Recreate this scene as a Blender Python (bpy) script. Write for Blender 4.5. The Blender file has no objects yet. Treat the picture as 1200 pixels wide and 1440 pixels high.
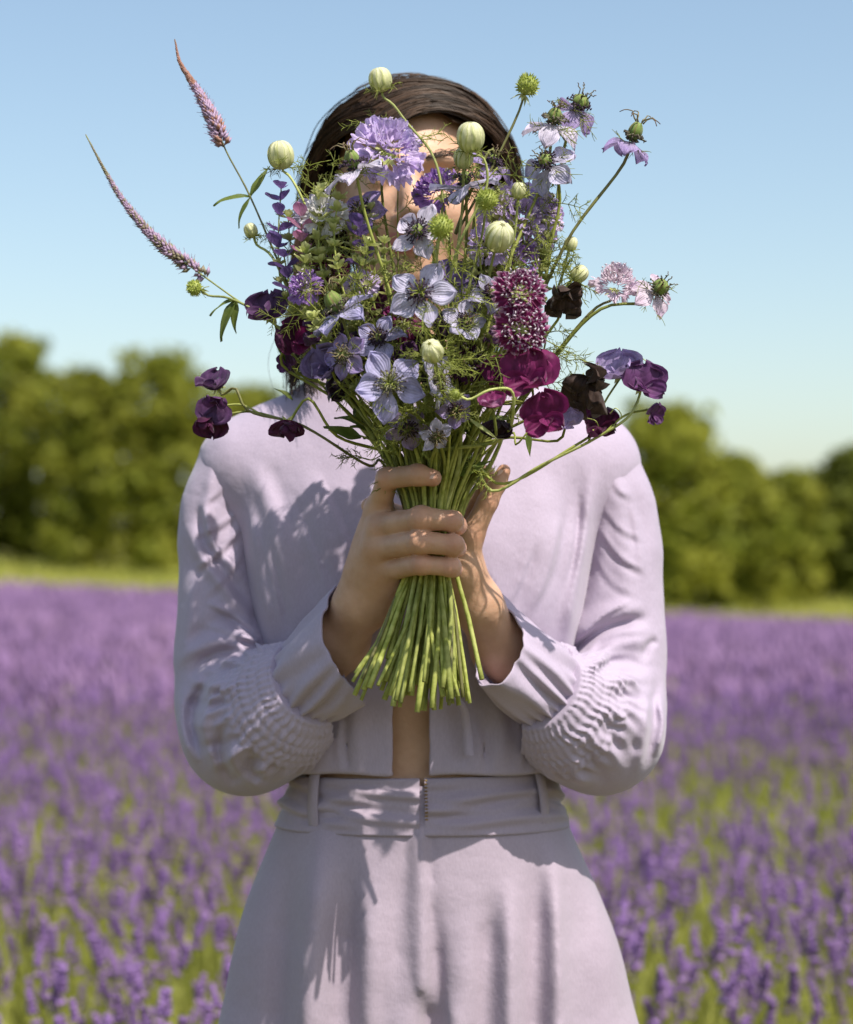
import bpy, math, random
import numpy as np
from mathutils import Vector, Matrix

# ------------------------------------------------------------------ camera, sky, sun, exposure
S = bpy.context.scene
COL = S.collection
F_PX, D0, ZC, YH = 3143.0, 2.2, 1.195, 800.0      # focal length (px of a 1200 px wide frame), camera distance, height, horizon row

cam_d = bpy.data.cameras.new("camera")
cam = bpy.data.objects.new("camera", cam_d)
COL.objects.link(cam)
cam.location = (0, -D0, ZC)
cam.rotation_euler = (math.radians(90), 0, 0)
cam_d.sensor_fit = 'HORIZONTAL'
cam_d.sensor_width = 24.0
cam_d.lens = 24.0 * F_PX / 1200.0
cam_d.shift_y = (YH - 720.0) / 1200.0
cam_d.clip_start = 0.05
cam_d.clip_end = 3000
cam_d.dof.use_dof = True
cam_d.dof.focus_distance = D0 - 0.285
cam_d.dof.aperture_fstop = 3.9
S.camera = cam

SUN_AZ, SUN_EL = math.radians(40), math.radians(56)
SUN = Vector((math.sin(SUN_AZ) * math.cos(SUN_EL), -math.cos(SUN_AZ) * math.cos(SUN_EL), math.sin(SUN_EL)))
world = bpy.data.worlds.new("World")
S.world = world
world.use_nodes = True
wn, wl = world.node_tree.nodes, world.node_tree.links
wn.clear()
wo = wn.new('ShaderNodeOutputWorld')
bg = wn.new('ShaderNodeBackground')
sky = wn.new('ShaderNodeTexSky')
sky.sky_type = 'NISHITA'
sky.sun_disc = False
sky.sun_elevation = SUN_EL
sky.sun_rotation = math.pi - SUN_AZ
sky.altitude = 50
sky.air_density = 1.0
sky.dust_density = 1.5
sky.ozone_density = 0.0
bg.inputs['Strength'].default_value = 0.142
wb = wn.new('ShaderNodeMix'); wb.data_type = 'RGBA'; wb.blend_type = 'MULTIPLY'      # camera white balance, even over the whole sky
wb.inputs[0].default_value = 1.0; wb.inputs[7].default_value = (0.99, 1.0, 0.965, 1)
wl.new(sky.outputs[0], wb.inputs[6])
wl.new(wb.outputs[2], bg.inputs[0])
wl.new(bg.outputs[0], wo.inputs[0])

sd = bpy.data.lights.new("sun", 'SUN')
sd.energy = 4.9
sd.angle = math.radians(0.55)
sd.color = (1.0, 0.94, 0.85)
sun = bpy.data.objects.new("sun", sd)
COL.objects.link(sun)
sun.rotation_euler = SUN.to_track_quat('Z', 'Y').to_euler()
sun.location = (3, -3, 6)

S.view_settings.view_transform = 'Standard'
S.view_settings.look = 'None'
S.view_settings.exposure = 0.3
S.view_settings.gamma = 1.0
S.view_settings.use_curve_mapping = False
S.render.engine = 'CYCLES'
S.cycles.use_denoising = True
S.cycles.max_bounces = 8
S.cycles.diffuse_bounces = 4
S.cycles.transmission_bounces = 4
S.cycles.transparent_max_bounces = 8

# ------------------------------------------------------------------ helpers
rng = np.random.default_rng(11)
random.seed(11)
A_ = lambda *a: np.array(a, dtype=np.float64)

def P(px, py, y=0.0):
    """world point at depth y seen at picture position px,py (1200 x 1440 frame)"""
    d = y + D0
    return A_((px - 600.0) * d / F_PX, y, ZC - (py - YH) * d / F_PX)

def unit(v):
    v = np.asarray(v, float)
    return v / (np.linalg.norm(v) + 1e-12)

def facing(f): return unit(A_(f[0], -f[2], f[1]))

def sstep(a, b, x):
    t = np.clip((x - a) / (b - a), 0, 1)
    return t * t * (3 - 2 * t)

class MB:
    """collects vertices, faces and two point attributes; build() links ONE mesh object"""
    def __init__(s):
        s.v, s.q, s.t, s.u, s.w, s.n = [], [], [], [], [], 0
    def add(s, v, q=None, t=None, u=None, w=None):
        v = np.asarray(v, float).reshape(-1, 3)
        k = len(v)
        s.v.append(v)
        s.u.append(np.zeros(k) if u is None else np.broadcast_to(np.asarray(u, float).ravel(), (k,)))
        s.w.append(np.zeros(k) if w is None else np.broadcast_to(np.asarray(w, float).ravel(), (k,)))
        if q is not None and len(q): s.q.append(np.asarray(q, int).reshape(-1, 4) + s.n)
        if t is not None and len(t): s.t.append(np.asarray(t, int).reshape(-1, 3) + s.n)
        s.n += k
        return s
    def merge(s, o, M=None, loc=None):
        for v, u, w in zip(o.v, o.u, o.w):
            vv = v if M is None else v @ np.asarray(M).T
            if loc is not None: vv = vv + loc
            s.v.append(vv); s.u.append(u); s.w.append(w)
        for q in o.q: s.q.append(q + s.n)
        for t in o.t: s.t.append(t + s.n)
        s.n += o.n
        return s
    def mesh(s, name, origin=None, smooth=True):
        me = bpy.data.meshes.new(name)
        V = np.concatenate(s.v) if s.v else np.zeros((0, 3))
        if origin is not None: V = V - np.asarray(origin)
        Q = np.concatenate(s.q) if s.q else np.zeros((0, 4), int)
        T = np.concatenate(s.t) if s.t else np.zeros((0, 3), int)
        loops = np.concatenate([Q.ravel(), T.ravel()]).astype(np.int32)
        tot = np.concatenate([np.full(len(Q), 4), np.full(len(T), 3)]).astype(np.int32)
        start = np.concatenate([[0], np.cumsum(tot)[:-1]]).astype(np.int32) if len(tot) else np.zeros(0, np.int32)
        me.vertices.add(len(V)); me.vertices.foreach_set('co', V.astype(np.float32).ravel())
        me.loops.add(len(loops)); me.loops.foreach_set('vertex_index', loops)
        me.polygons.add(len(tot)); me.polygons.foreach_set('loop_start', start); me.polygons.foreach_set('loop_total', tot)
        me.polygons.foreach_set('use_smooth', np.full(len(tot), smooth))
        for nm, arr in (('tu', s.u), ('tv', s.w)):
            a = me.attributes.new(nm, 'FLOAT', 'POINT')
            a.data.foreach_set('value', np.concatenate(arr).astype(np.float32) if arr else np.zeros(0, np.float32))
        me.update(calc_edges=True)
        me.validate()
        return me
    def build(s, name, mat, parent=None, origin=None, smooth=True):
        return link(name, s.mesh(name, origin, smooth), mat, parent)

def link(name, me, mat, parent=None):
    o = bpy.data.objects.new(name, me)
    COL.objects.link(o)
    if mat is not None and not me.materials: me.materials.append(mat)
    if parent is not None: o.parent = parent
    return o

def tag(o, label=None, cat=None, group=None, kind=None):
    if label: o['label'] = label
    if cat: o['category'] = cat
    if group: o['group'] = group
    if kind: o['kind'] = kind
    return o

def empty(name, loc, label=None, cat=None, group=None):
    o = bpy.data.objects.new(name, None)
    COL.objects.link(o)
    o.location = loc
    o.empty_display_size = 0.02
    return tag(o, label, cat, group)

def grid_faces(nu, nv, wrap=False):
    i = np.arange(nu - 1)[:, None]
    j = np.arange(nv if wrap else nv - 1)[None, :]
    j2 = (j + 1) % nv
    return np.stack([i * nv + j, i * nv + j2, (i + 1) * nv + j2, (i + 1) * nv + j], -1).reshape(-1, 4)

def spline(pts, n):
    """Catmull-Rom through pts (any number of columns), n samples"""
    p = np.asarray(pts, float)
    if len(p) == 2:
        t = np.linspace(0, 1, n)[:, None]
        return p[0] * (1 - t) + p[1] * t
    seg = np.linalg.norm(np.diff(p[:, :3], axis=0), axis=1)
    k = np.concatenate([[0], np.cumsum(np.maximum(seg, 1e-9) ** 0.7)])
    P0 = np.vstack([2 * p[0] - p[1], p, 2 * p[-1] - p[-2]])
    K = np.concatenate([[k[0] - (k[1] - k[0])], k, [k[-1] + (k[-1] - k[-2])]])
    t = np.linspace(k[0], k[-1], n)
    i = np.clip(np.searchsorted(k, t, side='right') - 1, 0, len(p) - 2)
    a, b, c, d = P0[i], P0[i + 1], P0[i + 2], P0[i + 3]
    ta, tb, tc, td = [K[i + m][:, None] for m in range(4)]
    T = t[:, None]
    A1 = (tb - T) / (tb - ta) * a + (T - ta) / (tb - ta) * b
    A2 = (tc - T) / (tc - tb) * b + (T - tb) / (tc - tb) * c
    A3 = (td - T) / (td - tc) * c + (T - tc) / (td - tc) * d
    B1 = (tc - T) / (tc - ta) * A1 + (T - ta) / (tc - ta) * A2
    B2 = (td - T) / (td - tb) * A2 + (T - tb) / (td - tb) * A3
    return (tc - T) / (tc - tb) * B1 + (T - tb) / (tc - tb) * B2

def tube(mb, pts, rad, sides=5, cap=True, u0=0.0, u1=1.0, ref=(0.31, 0.83, 0.47)):
    pts = np.asarray(pts, float); n = len(pts)
    rad = np.broadcast_to(np.asarray(rad, float), (n,))
    t = np.gradient(pts, axis=0)
    t /= np.linalg.norm(t, axis=1)[:, None] + 1e-12
    r = np.asarray(ref, float)
    a = np.cross(t, r); ln = np.linalg.norm(a, axis=1)
    if ln.min() < 0.2:
        a = np.cross(t, (0.9, -0.2, 0.1)); ln = np.linalg.norm(a, axis=1)
    a /= ln[:, None] + 1e-12
    b = np.cross(t, a)
    th = np.linspace(0, 2 * np.pi, sides, endpoint=False)
    V = pts[:, None] + rad[:, None, None] * (np.cos(th)[None, :, None] * a[:, None] + np.sin(th)[None, :, None] * b[:, None])
    u = np.repeat(np.linspace(u0, u1, n), sides)
    V = V.reshape(-1, 3)
    q = grid_faces(n, sides, True)
    if cap:
        V = np.vstack([V, pts[0], pts[-1]])
        u = np.concatenate([u, [u0, u1]])
        j = np.arange(sides); j2 = (j + 1) % sides; e = (n - 1) * sides
        tr = np.vstack([np.stack([np.full(sides, n * sides), j2, j], 1), np.stack([np.full(sides, n * sides + 1), e + j, e + j2], 1)])
        mb.add(V, q, tr, u)
    else:
        mb.add(V, q, None, u)
    return mb

def frame(n, spin=0.0):
    """3x3 with columns X, Y, Z where Z = n; at spin 0 Y points as far up as it can"""
    z = unit(n)
    up = A_(0, 0, 1) if abs(z[2]) < 0.97 else A_(0, 1, 0)
    x = unit(np.cross(up, z)); y = np.cross(z, x)
    c, s_ = math.cos(spin), math.sin(spin)
    return np.stack([c * x + s_ * y, -s_ * x + c * y, z], 1)

def rotz(a):
    c, s_ = math.cos(a), math.sin(a)
    return A_([c, -s_, 0], [s_, c, 0], [0, 0, 1])

def roty(a):
    c, s_ = math.cos(a), math.sin(a)
    return A_([c, 0, s_], [0, 1, 0], [-s_, 0, c])

def rotx(a):
    c, s_ = math.cos(a), math.sin(a)
    return A_([1, 0, 0], [0, c, -s_], [0, s_, c])

def waves(X, Y, Z, freq, seed, n=7):
    """smooth pseudo random field, roughly -1..1"""
    r = np.random.default_rng(seed)
    out = 0
    for _ in range(n):
        k = r.normal(size=3); k = k / np.linalg.norm(k) * freq * r.uniform(0.6, 1.5)
        out = out + np.sin(X * k[0] + Y * k[1] + Z * k[2] + r.uniform(0, 6.28))
    return out / math.sqrt(n) * 0.8

# ------------------------------------------------------------------ solid modelling on a grid
class Grid:
    def __init__(s, lo, hi, h):
        s.lo, s.h = np.asarray(lo, float), h
        s.n = np.ceil((np.asarray(hi) - s.lo) / h).astype(int) + 1
        s.ax = [(s.lo[i] + h * np.arange(s.n[i])).astype(np.float32) for i in range(3)]
        s.X, s.Y, s.Z = s.ax[0][:, None, None], s.ax[1][None, :, None], s.ax[2][None, None, :]
    def seg(s, a, b, ra, rb):
        a, b = np.asarray(a, np.float32), np.asarray(b, np.float32)
        ba = b - a; L = float(ba @ ba) + 1e-12
        dx, dy, dz = s.X - a[0], s.Y - a[1], s.Z - a[2]
        h = np.clip((dx * ba[0] + dy * ba[1] + dz * ba[2]) / L, 0, 1)
        return np.sqrt((dx - ba[0] * h) ** 2 + (dy - ba[1] * h) ** 2 + (dz - ba[2] * h) ** 2) - (ra + (rb - ra) * h)
    def chain(s, pts, k=0.004):
        d = None
        for (a, ra), (b, rb) in zip(pts[:-1], pts[1:]):
            e = s.seg(a, b, ra, rb)
            d = e if d is None else smin(d, e, k)
        return d
    def ell(s, c, r):
        q = np.sqrt(((s.X - c[0]) / r[0]) ** 2 + ((s.Y - c[1]) / r[1]) ** 2 + ((s.Z - c[2]) / r[2]) ** 2)
        return ((q - 1) * min(r)).astype(np.float32)
    def mesh(s, d, smooth=2):
        return surface_nets(d.astype(np.float32), s.lo, s.h, smooth)

def smin(a, b, k):
    if k <= 0: return np.minimum(a, b)
    h = np.maximum(k - np.abs(a - b), 0) / k
    return np.minimum(a, b) - h * h * k * 0.25

def surface_nets(F, lo, h, smooth=2):
    ins = F < 0
    nx, ny, nz = F.shape
    cnt = np.zeros((nx - 1, ny - 1, nz - 1), np.int8)
    for i in (0, 1):
        for j in (0, 1):
            for k in (0, 1):
                cnt += ins[i:nx - 1 + i, j:ny - 1 + j, k:nz - 1 + k]
    act = np.argwhere((cnt > 0) & (cnt < 8))
    idx = np.full(cnt.shape, -1, np.int32)
    idx[tuple(act.T)] = np.arange(len(act))
    pos = np.zeros((len(act), 3)); num = np.zeros(len(act))
    corners = [(i, j, k) for i in (0, 1) for j in (0, 1) for k in (0, 1)]
    for a in corners:
        for ax in range(3):
            if a[ax]: continue
            b = list(a); b[ax] = 1
            fa = F[act[:, 0] + a[0], act[:, 1] + a[1], act[:, 2] + a[2]]
            fb = F[act[:, 0] + b[0], act[:, 1] + b[1], act[:, 2] + b[2]]
            m = (fa < 0) != (fb < 0)
            t = np.where(m, fa / np.where(m, fa - fb, 1), 0)
            p = np.tile(np.array(a, float), (len(act), 1)); p[:, ax] += t
            pos += p * m[:, None]; num += m
    V = (act + pos / num[:, None]) * h + lo
    quads = []
    for ax in range(3):
        sl0 = [slice(None)] * 3; sl1 = [slice(None)] * 3
        sl0[ax] = slice(0, -1); sl1[ax] = slice(1, None)
        ch = ins[tuple(sl0)] != ins[tuple(sl1)]
        e = np.argwhere(ch)
        o1, o2 = (ax + 1) % 3, (ax + 2) % 3
        ok = (e[:, o1] > 0) & (e[:, o2] > 0) & (e[:, o1] < F.shape[o1] - 1) & (e[:, o2] < F.shape[o2] - 1)
        e = e[ok]
        st = ins[tuple(e.T)]
        def cell(d1, d2):
            c = e.copy(); c[:, o1] += d1; c[:, o2] += d2
            return idx[tuple(c.T)]
        q = np.stack([cell(-1, -1), cell(0, -1), cell(0, 0), cell(-1, 0)], 1)
        q[~st] = q[~st][:, ::-1]
        quads.append(q)
    Q = np.concatenate(quads)
    for _ in range(smooth):
        acc = np.zeros_like(V); c = np.zeros(len(V))
        for i in range(4):
            a, b = Q[:, i], Q[:, (i + 1) % 4]
            for k in range(3):
                acc[:, k] += np.bincount(a, V[b, k], len(V)) + np.bincount(b, V[a, k], len(V))
            c += np.bincount(a, minlength=len(V)) + np.bincount(b, minlength=len(V))
        V = 0.45 * V + 0.55 * acc / np.maximum(c, 1)[:, None]
    return V, Q

def stroke(ax_x, ax_z, pts, w, h, y=-0.08, taper=0.25):
    """height field over the (x,z) grid: a fold drawn along picture points; w in px, h in metres"""
    q = np.array([P(a, b, y)[[0, 2]] for a, b in pts])
    if len(q) > 2: q = spline(q, 5 * len(q))
    sc = (y + D0) / F_PX
    X, Z = ax_x[:, None], ax_z[None, :]
    best = np.full((len(ax_x), len(ax_z)), 1e9, np.float32); par = np.zeros_like(best)
    n = len(q) - 1
    for i in range(n):
        a, b = q[i], q[i + 1]; ba = b - a
        t = np.clip(((X - a[0]) * ba[0] + (Z - a[1]) * ba[1]) / (ba @ ba + 1e-12), 0, 1)
        d = (X - a[0] - t * ba[0]) ** 2 + (Z - a[1] - t * ba[1]) ** 2
        m = d < best
        best = np.where(m, d, best); par = np.where(m, (i + t) / n, par)
    tp = np.minimum(1, np.minimum(par + 0.02, 1.02 - par) / taper)
    return (h * np.exp(-best / (w * sc) ** 2) * tp).astype(np.float32)

# ------------------------------------------------------------------ materials
def nt(name):
    m = bpy.data.materials.new(name); m.use_nodes = True
    n, l = m.node_tree.nodes, m.node_tree.links
    n.clear()
    out = n.new('ShaderNodeOutputMaterial')
    return m, n, l, out

def rgb(c): return (c[0], c[1], c[2], 1.0)

def noise_mix(n, l, c1, c2, scale, detail=3, lo=0.35, hi=0.65, coord='Object'):
    tc = n.new('ShaderNodeTexCoord')
    nz = n.new('ShaderNodeTexNoise'); nz.inputs['Scale'].default_value = scale; nz.inputs['Detail'].default_value = detail
    l.new(tc.outputs[coord], nz.inputs['Vector'])
    mr = n.new('ShaderNodeMapRange'); mr.inputs['From Min'].default_value = lo; mr.inputs['From Max'].default_value = hi
    l.new(nz.outputs['Fac'], mr.inputs['Value'])
    mx = n.new('ShaderNodeMix'); mx.data_type = 'RGBA'
    l.new(mr.outputs[0], mx.inputs[0])
    mx.inputs[6].default_value = rgb(c1); mx.inputs[7].default_value = rgb(c2)
    return mx.outputs[2], nz

def mixrgb(n, l, fac, a, b, mode='MIX'):
    mx = n.new('ShaderNodeMix'); mx.data_type = 'RGBA'; mx.blend_type = mode
    for sock, val in ((mx.inputs[0], fac), (mx.inputs[6], a), (mx.inputs[7], b)):
        if hasattr(val, 'links'): l.new(val, sock)
        elif isinstance(val, (int, float)): sock.default_value = val
        else: sock.default_value = rgb(val)
    return mx.outputs[2]

def maprange(n, l, val, a, b, c=0.0, d=1.0):
    mr = n.new('ShaderNodeMapRange')
    l.new(val, mr.inputs['Value'])
    for i, v in zip(range(1, 5), (a, b, c, d)): mr.inputs[i].default_value = v
    return mr.outputs[0]

def attr(n, name):
    a = n.new('ShaderNodeAttribute'); a.attribute_name = name
    return a.outputs['Fac']

def leafy(name, c1, c2, tip=None, rough=0.5, trans=0.3, scale=60.0, tcol=None, bump=0.0, spec=0.4, rand=0.15):
    """plant matter: mottled colour, tip colour along attribute tu, light shining through"""
    m, n, l, out = nt(name)
    col, nz = noise_mix(n, l, c1, c2, scale)
    if tip is not None:
        col = mixrgb(n, l, maprange(n, l, attr(n, 'tu'), 0.45, 1.0), col, tip)
    if rand:
        oi = n.new('ShaderNodeObjectInfo')
        hs = n.new('ShaderNodeHueSaturation')
        l.new(col, hs.inputs['Color'])
        l.new(maprange(n, l, oi.outputs['Random'], 0, 1, 1 - rand, 1 + rand), hs.inputs['Value'])
        col = hs.outputs[0]
    p = n.new('ShaderNodeBsdfPrincipled')
    l.new(col, p.inputs['Base Color'])
    p.inputs['Roughness'].default_value = rough
    p.inputs['Specular IOR Level'].default_value = spec
    if bump:
        bp = n.new('ShaderNodeBump'); bp.inputs['Strength'].default_value = bump; bp.inputs['Distance'].default_value = 0.001
        l.new(nz.outputs['Fac'], bp.inputs['Height']); l.new(bp.outputs[0], p.inputs['Normal'])
    if trans > 0:
        t = n.new('ShaderNodeBsdfTranslucent')
        if tcol is None: l.new(col, t.inputs['Color'])
        else: t.inputs['Color'].default_value = rgb(tcol)
        ms = n.new('ShaderNodeMixShader'); ms.inputs[0].default_value = trans
        l.new(p.outputs[0], ms.inputs[1]); l.new(t.outputs[0], ms.inputs[2]); l.new(ms.outputs[0], out.inputs[0])
    else:
        l.new(p.outputs[0], out.inputs[0])
    return m

def petal_mat(name, base, tip, vein, vfreq=26.0, vamt=0.45, spots=None, edge=None, trans=0.35, rough=0.55, mottle=0.25):
    """petal: colour runs from claw to tip (tu), veins across (tv), dark flecks, paler rim"""
    m, n, l, out = nt(name)
    u, v = attr(n, 'tu'), attr(n, 'tv')
    col = mixrgb(n, l, maprange(n, l, u, 0.05, 0.8), base, tip)
    tc = n.new('ShaderNodeTexCoord')
    nz = n.new('ShaderNodeTexNoise'); nz.inputs['Scale'].default_value = 140; nz.inputs['Detail'].default_value = 4
    l.new(tc.outputs['Object'], nz.inputs['Vector'])
    # veins fan out: sin(freq*v + wobble)
    ma = n.new('ShaderNodeMath'); ma.operation = 'MULTIPLY_ADD'
    l.new(v, ma.inputs[0]); ma.inputs[1].default_value = vfreq
    wob = maprange(n, l, nz.outputs['Fac'], 0, 1, -2.2, 2.2); l.new(wob, ma.inputs[2])
    sn = n.new('ShaderNodeMath'); sn.operation = 'SINE'; l.new(ma.outputs[0], sn.inputs[0])
    vf = maprange(n, l, sn.outputs[0], 0.55, 1.0, 0.0, vamt)
    col = mixrgb(n, l, vf, col, vein)
    dk = maprange(n, l, nz.outputs['Fac'], 0.35, 0.7, 1 - mottle, 1 + mottle)
    hs = n.new('ShaderNodeHueSaturation'); l.new(col, hs.inputs['Color']); l.new(dk, hs.inputs['Value']); col = hs.outputs[0]
    if spots is not None:
        vo = n.new('ShaderNodeTexVoronoi'); vo.inputs['Scale'].default_value = 260
        l.new(tc.outputs['Object'], vo.inputs['Vector'])
        sp = maprange(n, l, vo.outputs['Distance'], 0.16, 0.10)
        zone = maprange(n, l, u, 0.62, 0.45)
        mu = n.new('ShaderNodeMath'); mu.operation = 'MULTIPLY'; l.new(sp, mu.inputs[0]); l.new(zone, mu.inputs[1])
        col = mixrgb(n, l, mu.outputs[0], col, spots)
    if edge is not None:
        col = mixrgb(n, l, maprange(n, l, u, 0.82, 0.97), col, edge)
    p = n.new('ShaderNodeBsdfPrincipled'); l.new(col, p.inputs['Base Color'])
    p.inputs['Roughness'].default_value = rough; p.inputs['Specular IOR Level'].default_value = 0.25
    p.inputs['Sheen Weight'].default_value = 0.15
    bp = n.new('ShaderNodeBump'); bp.inputs['Strength'].default_value = 0.35; bp.inputs['Distance'].default_value = 0.0006
    l.new(sn.outputs[0], bp.inputs['Height']); l.new(bp.outputs[0], p.inputs['Normal'])
    t = n.new('ShaderNodeBsdfTranslucent'); l.new(col, t.inputs['Color'])
    ms = n.new('ShaderNodeMixShader'); ms.inputs[0].default_value = trans
    l.new(p.outputs[0], ms.inputs[1]); l.new(t.outputs[0], ms.inputs[2]); l.new(ms.outputs[0], out.inputs[0])
    return m

def cloth_mat(name, c1, c2):
    m, n, l, out = nt(name)
    col, nz = noise_mix(n, l, c1, c2, 9.0, 5, 0.3, 0.7)
    tc = n.new('ShaderNodeTexCoord')
    # fine twill weave and small slubs
    wv = n.new('ShaderNodeTexNoise'); wv.inputs['Scale'].default_value = 900; wv.inputs['Detail'].default_value = 2
    mp = n.new('ShaderNodeMapping'); mp.inputs['Scale'].default_value = (1, 1, 0.22)
    l.new(tc.outputs['Object'], mp.inputs['Vector']); l.new(mp.outputs[0], wv.inputs['Vector'])
    wf = maprange(n, l, wv.outputs['Fac'], 0.3, 0.7, 0.94, 1.05)
    hs = n.new('ShaderNodeHueSaturation'); l.new(col, hs.inputs['Color']); l.new(wf, hs.inputs['Value'])
    p = n.new('ShaderNodeBsdfPrincipled'); l.new(hs.outputs[0], p.inputs['Base Color'])
    p.inputs['Roughness'].default_value = 0.75; p.inputs['Specular IOR Level'].default_value = 0.25
    p.inputs['Sheen Weight'].default_value = 0.25; p.inputs['Sheen Roughness'].default_value = 0.5
    crease = n.new('ShaderNodeTexNoise'); crease.inputs['Scale'].default_value = 34; crease.inputs['Detail'].default_value = 4
    l.new(tc.outputs['Object'], crease.inputs['Vector'])
    b1 = n.new('ShaderNodeBump'); b1.inputs['Strength'].default_value = 0.30; b1.inputs['Distance'].default_value = 0.007
    l.new(crease.outputs['Fac'], b1.inputs['Height'])
    b2 = n.new('ShaderNodeBump'); b2.inputs['Strength'].default_value = 0.25; b2.inputs['Distance'].default_value = 0.0006
    l.new(wv.outputs['Fac'], b2.inputs['Height']); l.new(b1.outputs[0], b2.inputs['Normal']); l.new(b2.outputs[0], p.inputs['Normal'])
    t = n.new('ShaderNodeBsdfTranslucent'); l.new(hs.outputs[0], t.inputs['Color'])
    ms = n.new('ShaderNodeMixShader'); ms.inputs[0].default_value = 0.10
    l.new(p.outputs[0], ms.inputs[1]); l.new(t.outputs[0], ms.inputs[2]); l.new(ms.outputs[0], out.inputs[0])
    return m

def skin_mat():
    m, n, l, out = nt('skin')
    col, nz = noise_mix(n, l, (0.49, 0.28, 0.175), (0.60, 0.36, 0.24), 38.0, 5)
    # lips (tu) and brows / lashes (tv)
    col = mixrgb(n, l, attr(n, 'tu'), col, (0.42, 0.12, 0.10))
    col = mixrgb(n, l, attr(n, 'tv'), col, (0.50, 0.19, 0.125))
    p = n.new('ShaderNodeBsdfPrincipled'); l.new(col, p.inputs['Base Color'])
    p.inputs['Roughness'].default_value = 0.48; p.inputs['Specular IOR Level'].default_value = 0.4
    p.inputs['Subsurface Weight'].default_value = 0.12
    p.inputs['Subsurface Radius'].default_value = (0.9, 0.35, 0.2)
    p.inputs['Subsurface Scale'].default_value = 0.006
    tc = n.new('ShaderNodeTexCoord')
    vo = n.new('ShaderNodeTexVoronoi'); vo.inputs['Scale'].default_value = 420
    l.new(tc.outputs['Object'], vo.inputs['Vector'])
    f = n.new('ShaderNodeTexNoise'); f.inputs['Scale'].default_value = 110; f.inputs['Detail'].default_value = 5
    l.new(tc.outputs['Object'], f.inputs['Vector'])
    b1 = n.new('ShaderNodeBump'); b1.inputs['Strength'].default_value = 0.5; b1.inputs['Distance'].default_value = 0.0014
    l.new(f.outputs['Fac'], b1.inputs['Height'])
    b2 = n.new('ShaderNodeBump'); b2.inputs['Strength'].default_value = 0.2; b2.inputs['Distance'].default_value = 0.0003
    l.new(vo.outputs['Distance'], b2.inputs['Height']); l.new(b1.outputs[0], b2.inputs['Normal']); l.new(b2.outputs[0], p.inputs['Normal'])
    l.new(p.outputs[0], out.inputs[0])
    return m

def hair_mat():
    m, n, l, out = nt('brown_hair')
    geo = n.new('ShaderNodeNewGeometry')
    cr = mixrgb(n, l, geo.outputs['Random Per Island'], (0.018, 0.010, 0.006), (0.072, 0.038, 0.02))
    p = n.new('ShaderNodeBsdfPrincipled'); l.new(cr, p.inputs['Base Color'])
    p.inputs['Roughness'].default_value = 0.5; p.inputs['Specular IOR Level'].default_value = 0.3
    l.new(p.outputs[0], out.inputs[0])
    return m

def plain(name, c1, c2, scale=30, rough=0.6, metal=0.0, bump=0.0, coord='Object'):
    m, n, l, out = nt(name)
    col, nz = noise_mix(n, l, c1, c2, scale, 5, coord=coord)
    p = n.new('ShaderNodeBsdfPrincipled'); l.new(col, p.inputs['Base Color'])
    p.inputs['Roughness'].default_value = rough; p.inputs['Metallic'].default_value = metal
    if bump:
        bp = n.new('ShaderNodeBump'); bp.inputs['Strength'].default_value = bump; bp.inputs['Distance'].default_value = 0.02
        l.new(nz.outputs['Fac'], bp.inputs['Height']); l.new(bp.outputs[0], p.inputs['Normal'])
    l.new(p.outputs[0], out.inputs[0])
    return m

M = {}
M['cloth'] = cloth_mat('lavender_cloth', (0.425, 0.355, 0.46), (0.47, 0.395, 0.505))
M['cloth_trousers'] = cloth_mat('trouser_cloth', (0.385, 0.315, 0.385), (0.43, 0.355, 0.43))
M['skin'] = skin_mat()
M['hair'] = hair_mat()
M['nail'] = plain('nail', (0.62, 0.38, 0.30), (0.68, 0.44, 0.36), 90, 0.25)
M['brass'] = plain('brass', (0.45, 0.32, 0.12), (0.55, 0.4, 0.16), 200, 0.35, 1.0)
M['leather'] = plain('tan_leather', (0.25, 0.13, 0.06), (0.33, 0.18, 0.09), 60, 0.5)
# plant matter
M['stem'] = leafy('stem_green', (0.25, 0.285, 0.05), (0.44, 0.46, 0.135), tip=(0.23, 0.255, 0.055), trans=0.12, scale=120, rough=0.6, spec=0.25, rand=0.3, bump=0.4)
M['stem_pale'] = leafy('stem_pale', (0.33, 0.37, 0.10), (0.46, 0.49, 0.18), trans=0.12, scale=120, rough=0.6, spec=0.25, rand=0.3, bump=0.4)
M['stem_brown'] = leafy('stem_olive', (0.12, 0.11, 0.035), (0.17, 0.17, 0.05), trans=0.05, scale=120, rough=0.5)
M['leaf'] = leafy('leaf_green', (0.085, 0.125, 0.02), (0.16, 0.20, 0.04), trans=0.35, scale=80)
M['thread'] = leafy('thread_leaf', (0.21, 0.25, 0.035), (0.36, 0.39, 0.085), trans=0.3, scale=200)
M['bud'] = petal_mat('bud_green', (0.46, 0.49, 0.14), (0.84, 0.82, 0.54), (0.40, 0.45, 0.12), 9.0, 0.6, trans=0.3, mottle=0.12)
M['button'] = leafy('button_green', (0.27, 0.33, 0.05), (0.42, 0.46, 0.11), tip=(0.52, 0.56, 0.2), trans=0.3, scale=250)
M['pod'] = petal_mat('pod_green', (0.10, 0.18, 0.03), (0.20, 0.27, 0.06), (0.20, 0.06, 0.07), 18.0, 0.5, trans=0.1)
M['stamen_dark'] = leafy('stamen_dark', (0.05, 0.03, 0.07), (0.10, 0.07, 0.09), tip=(0.03, 0.012, 0.03), trans=0.1, scale=300)
M['stamen_pale'] = leafy('stamen_pale', (0.30, 0.32, 0.12), (0.45, 0.45, 0.22), tip=(0.10, 0.08, 0.06), trans=0.2, scale=300)
M['style_brown'] = leafy('style_brown', (0.14, 0.12, 0.05), (0.25, 0.2, 0.1), tip=(0.12, 0.06, 0.04), trans=0.1, scale=300)
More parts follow.
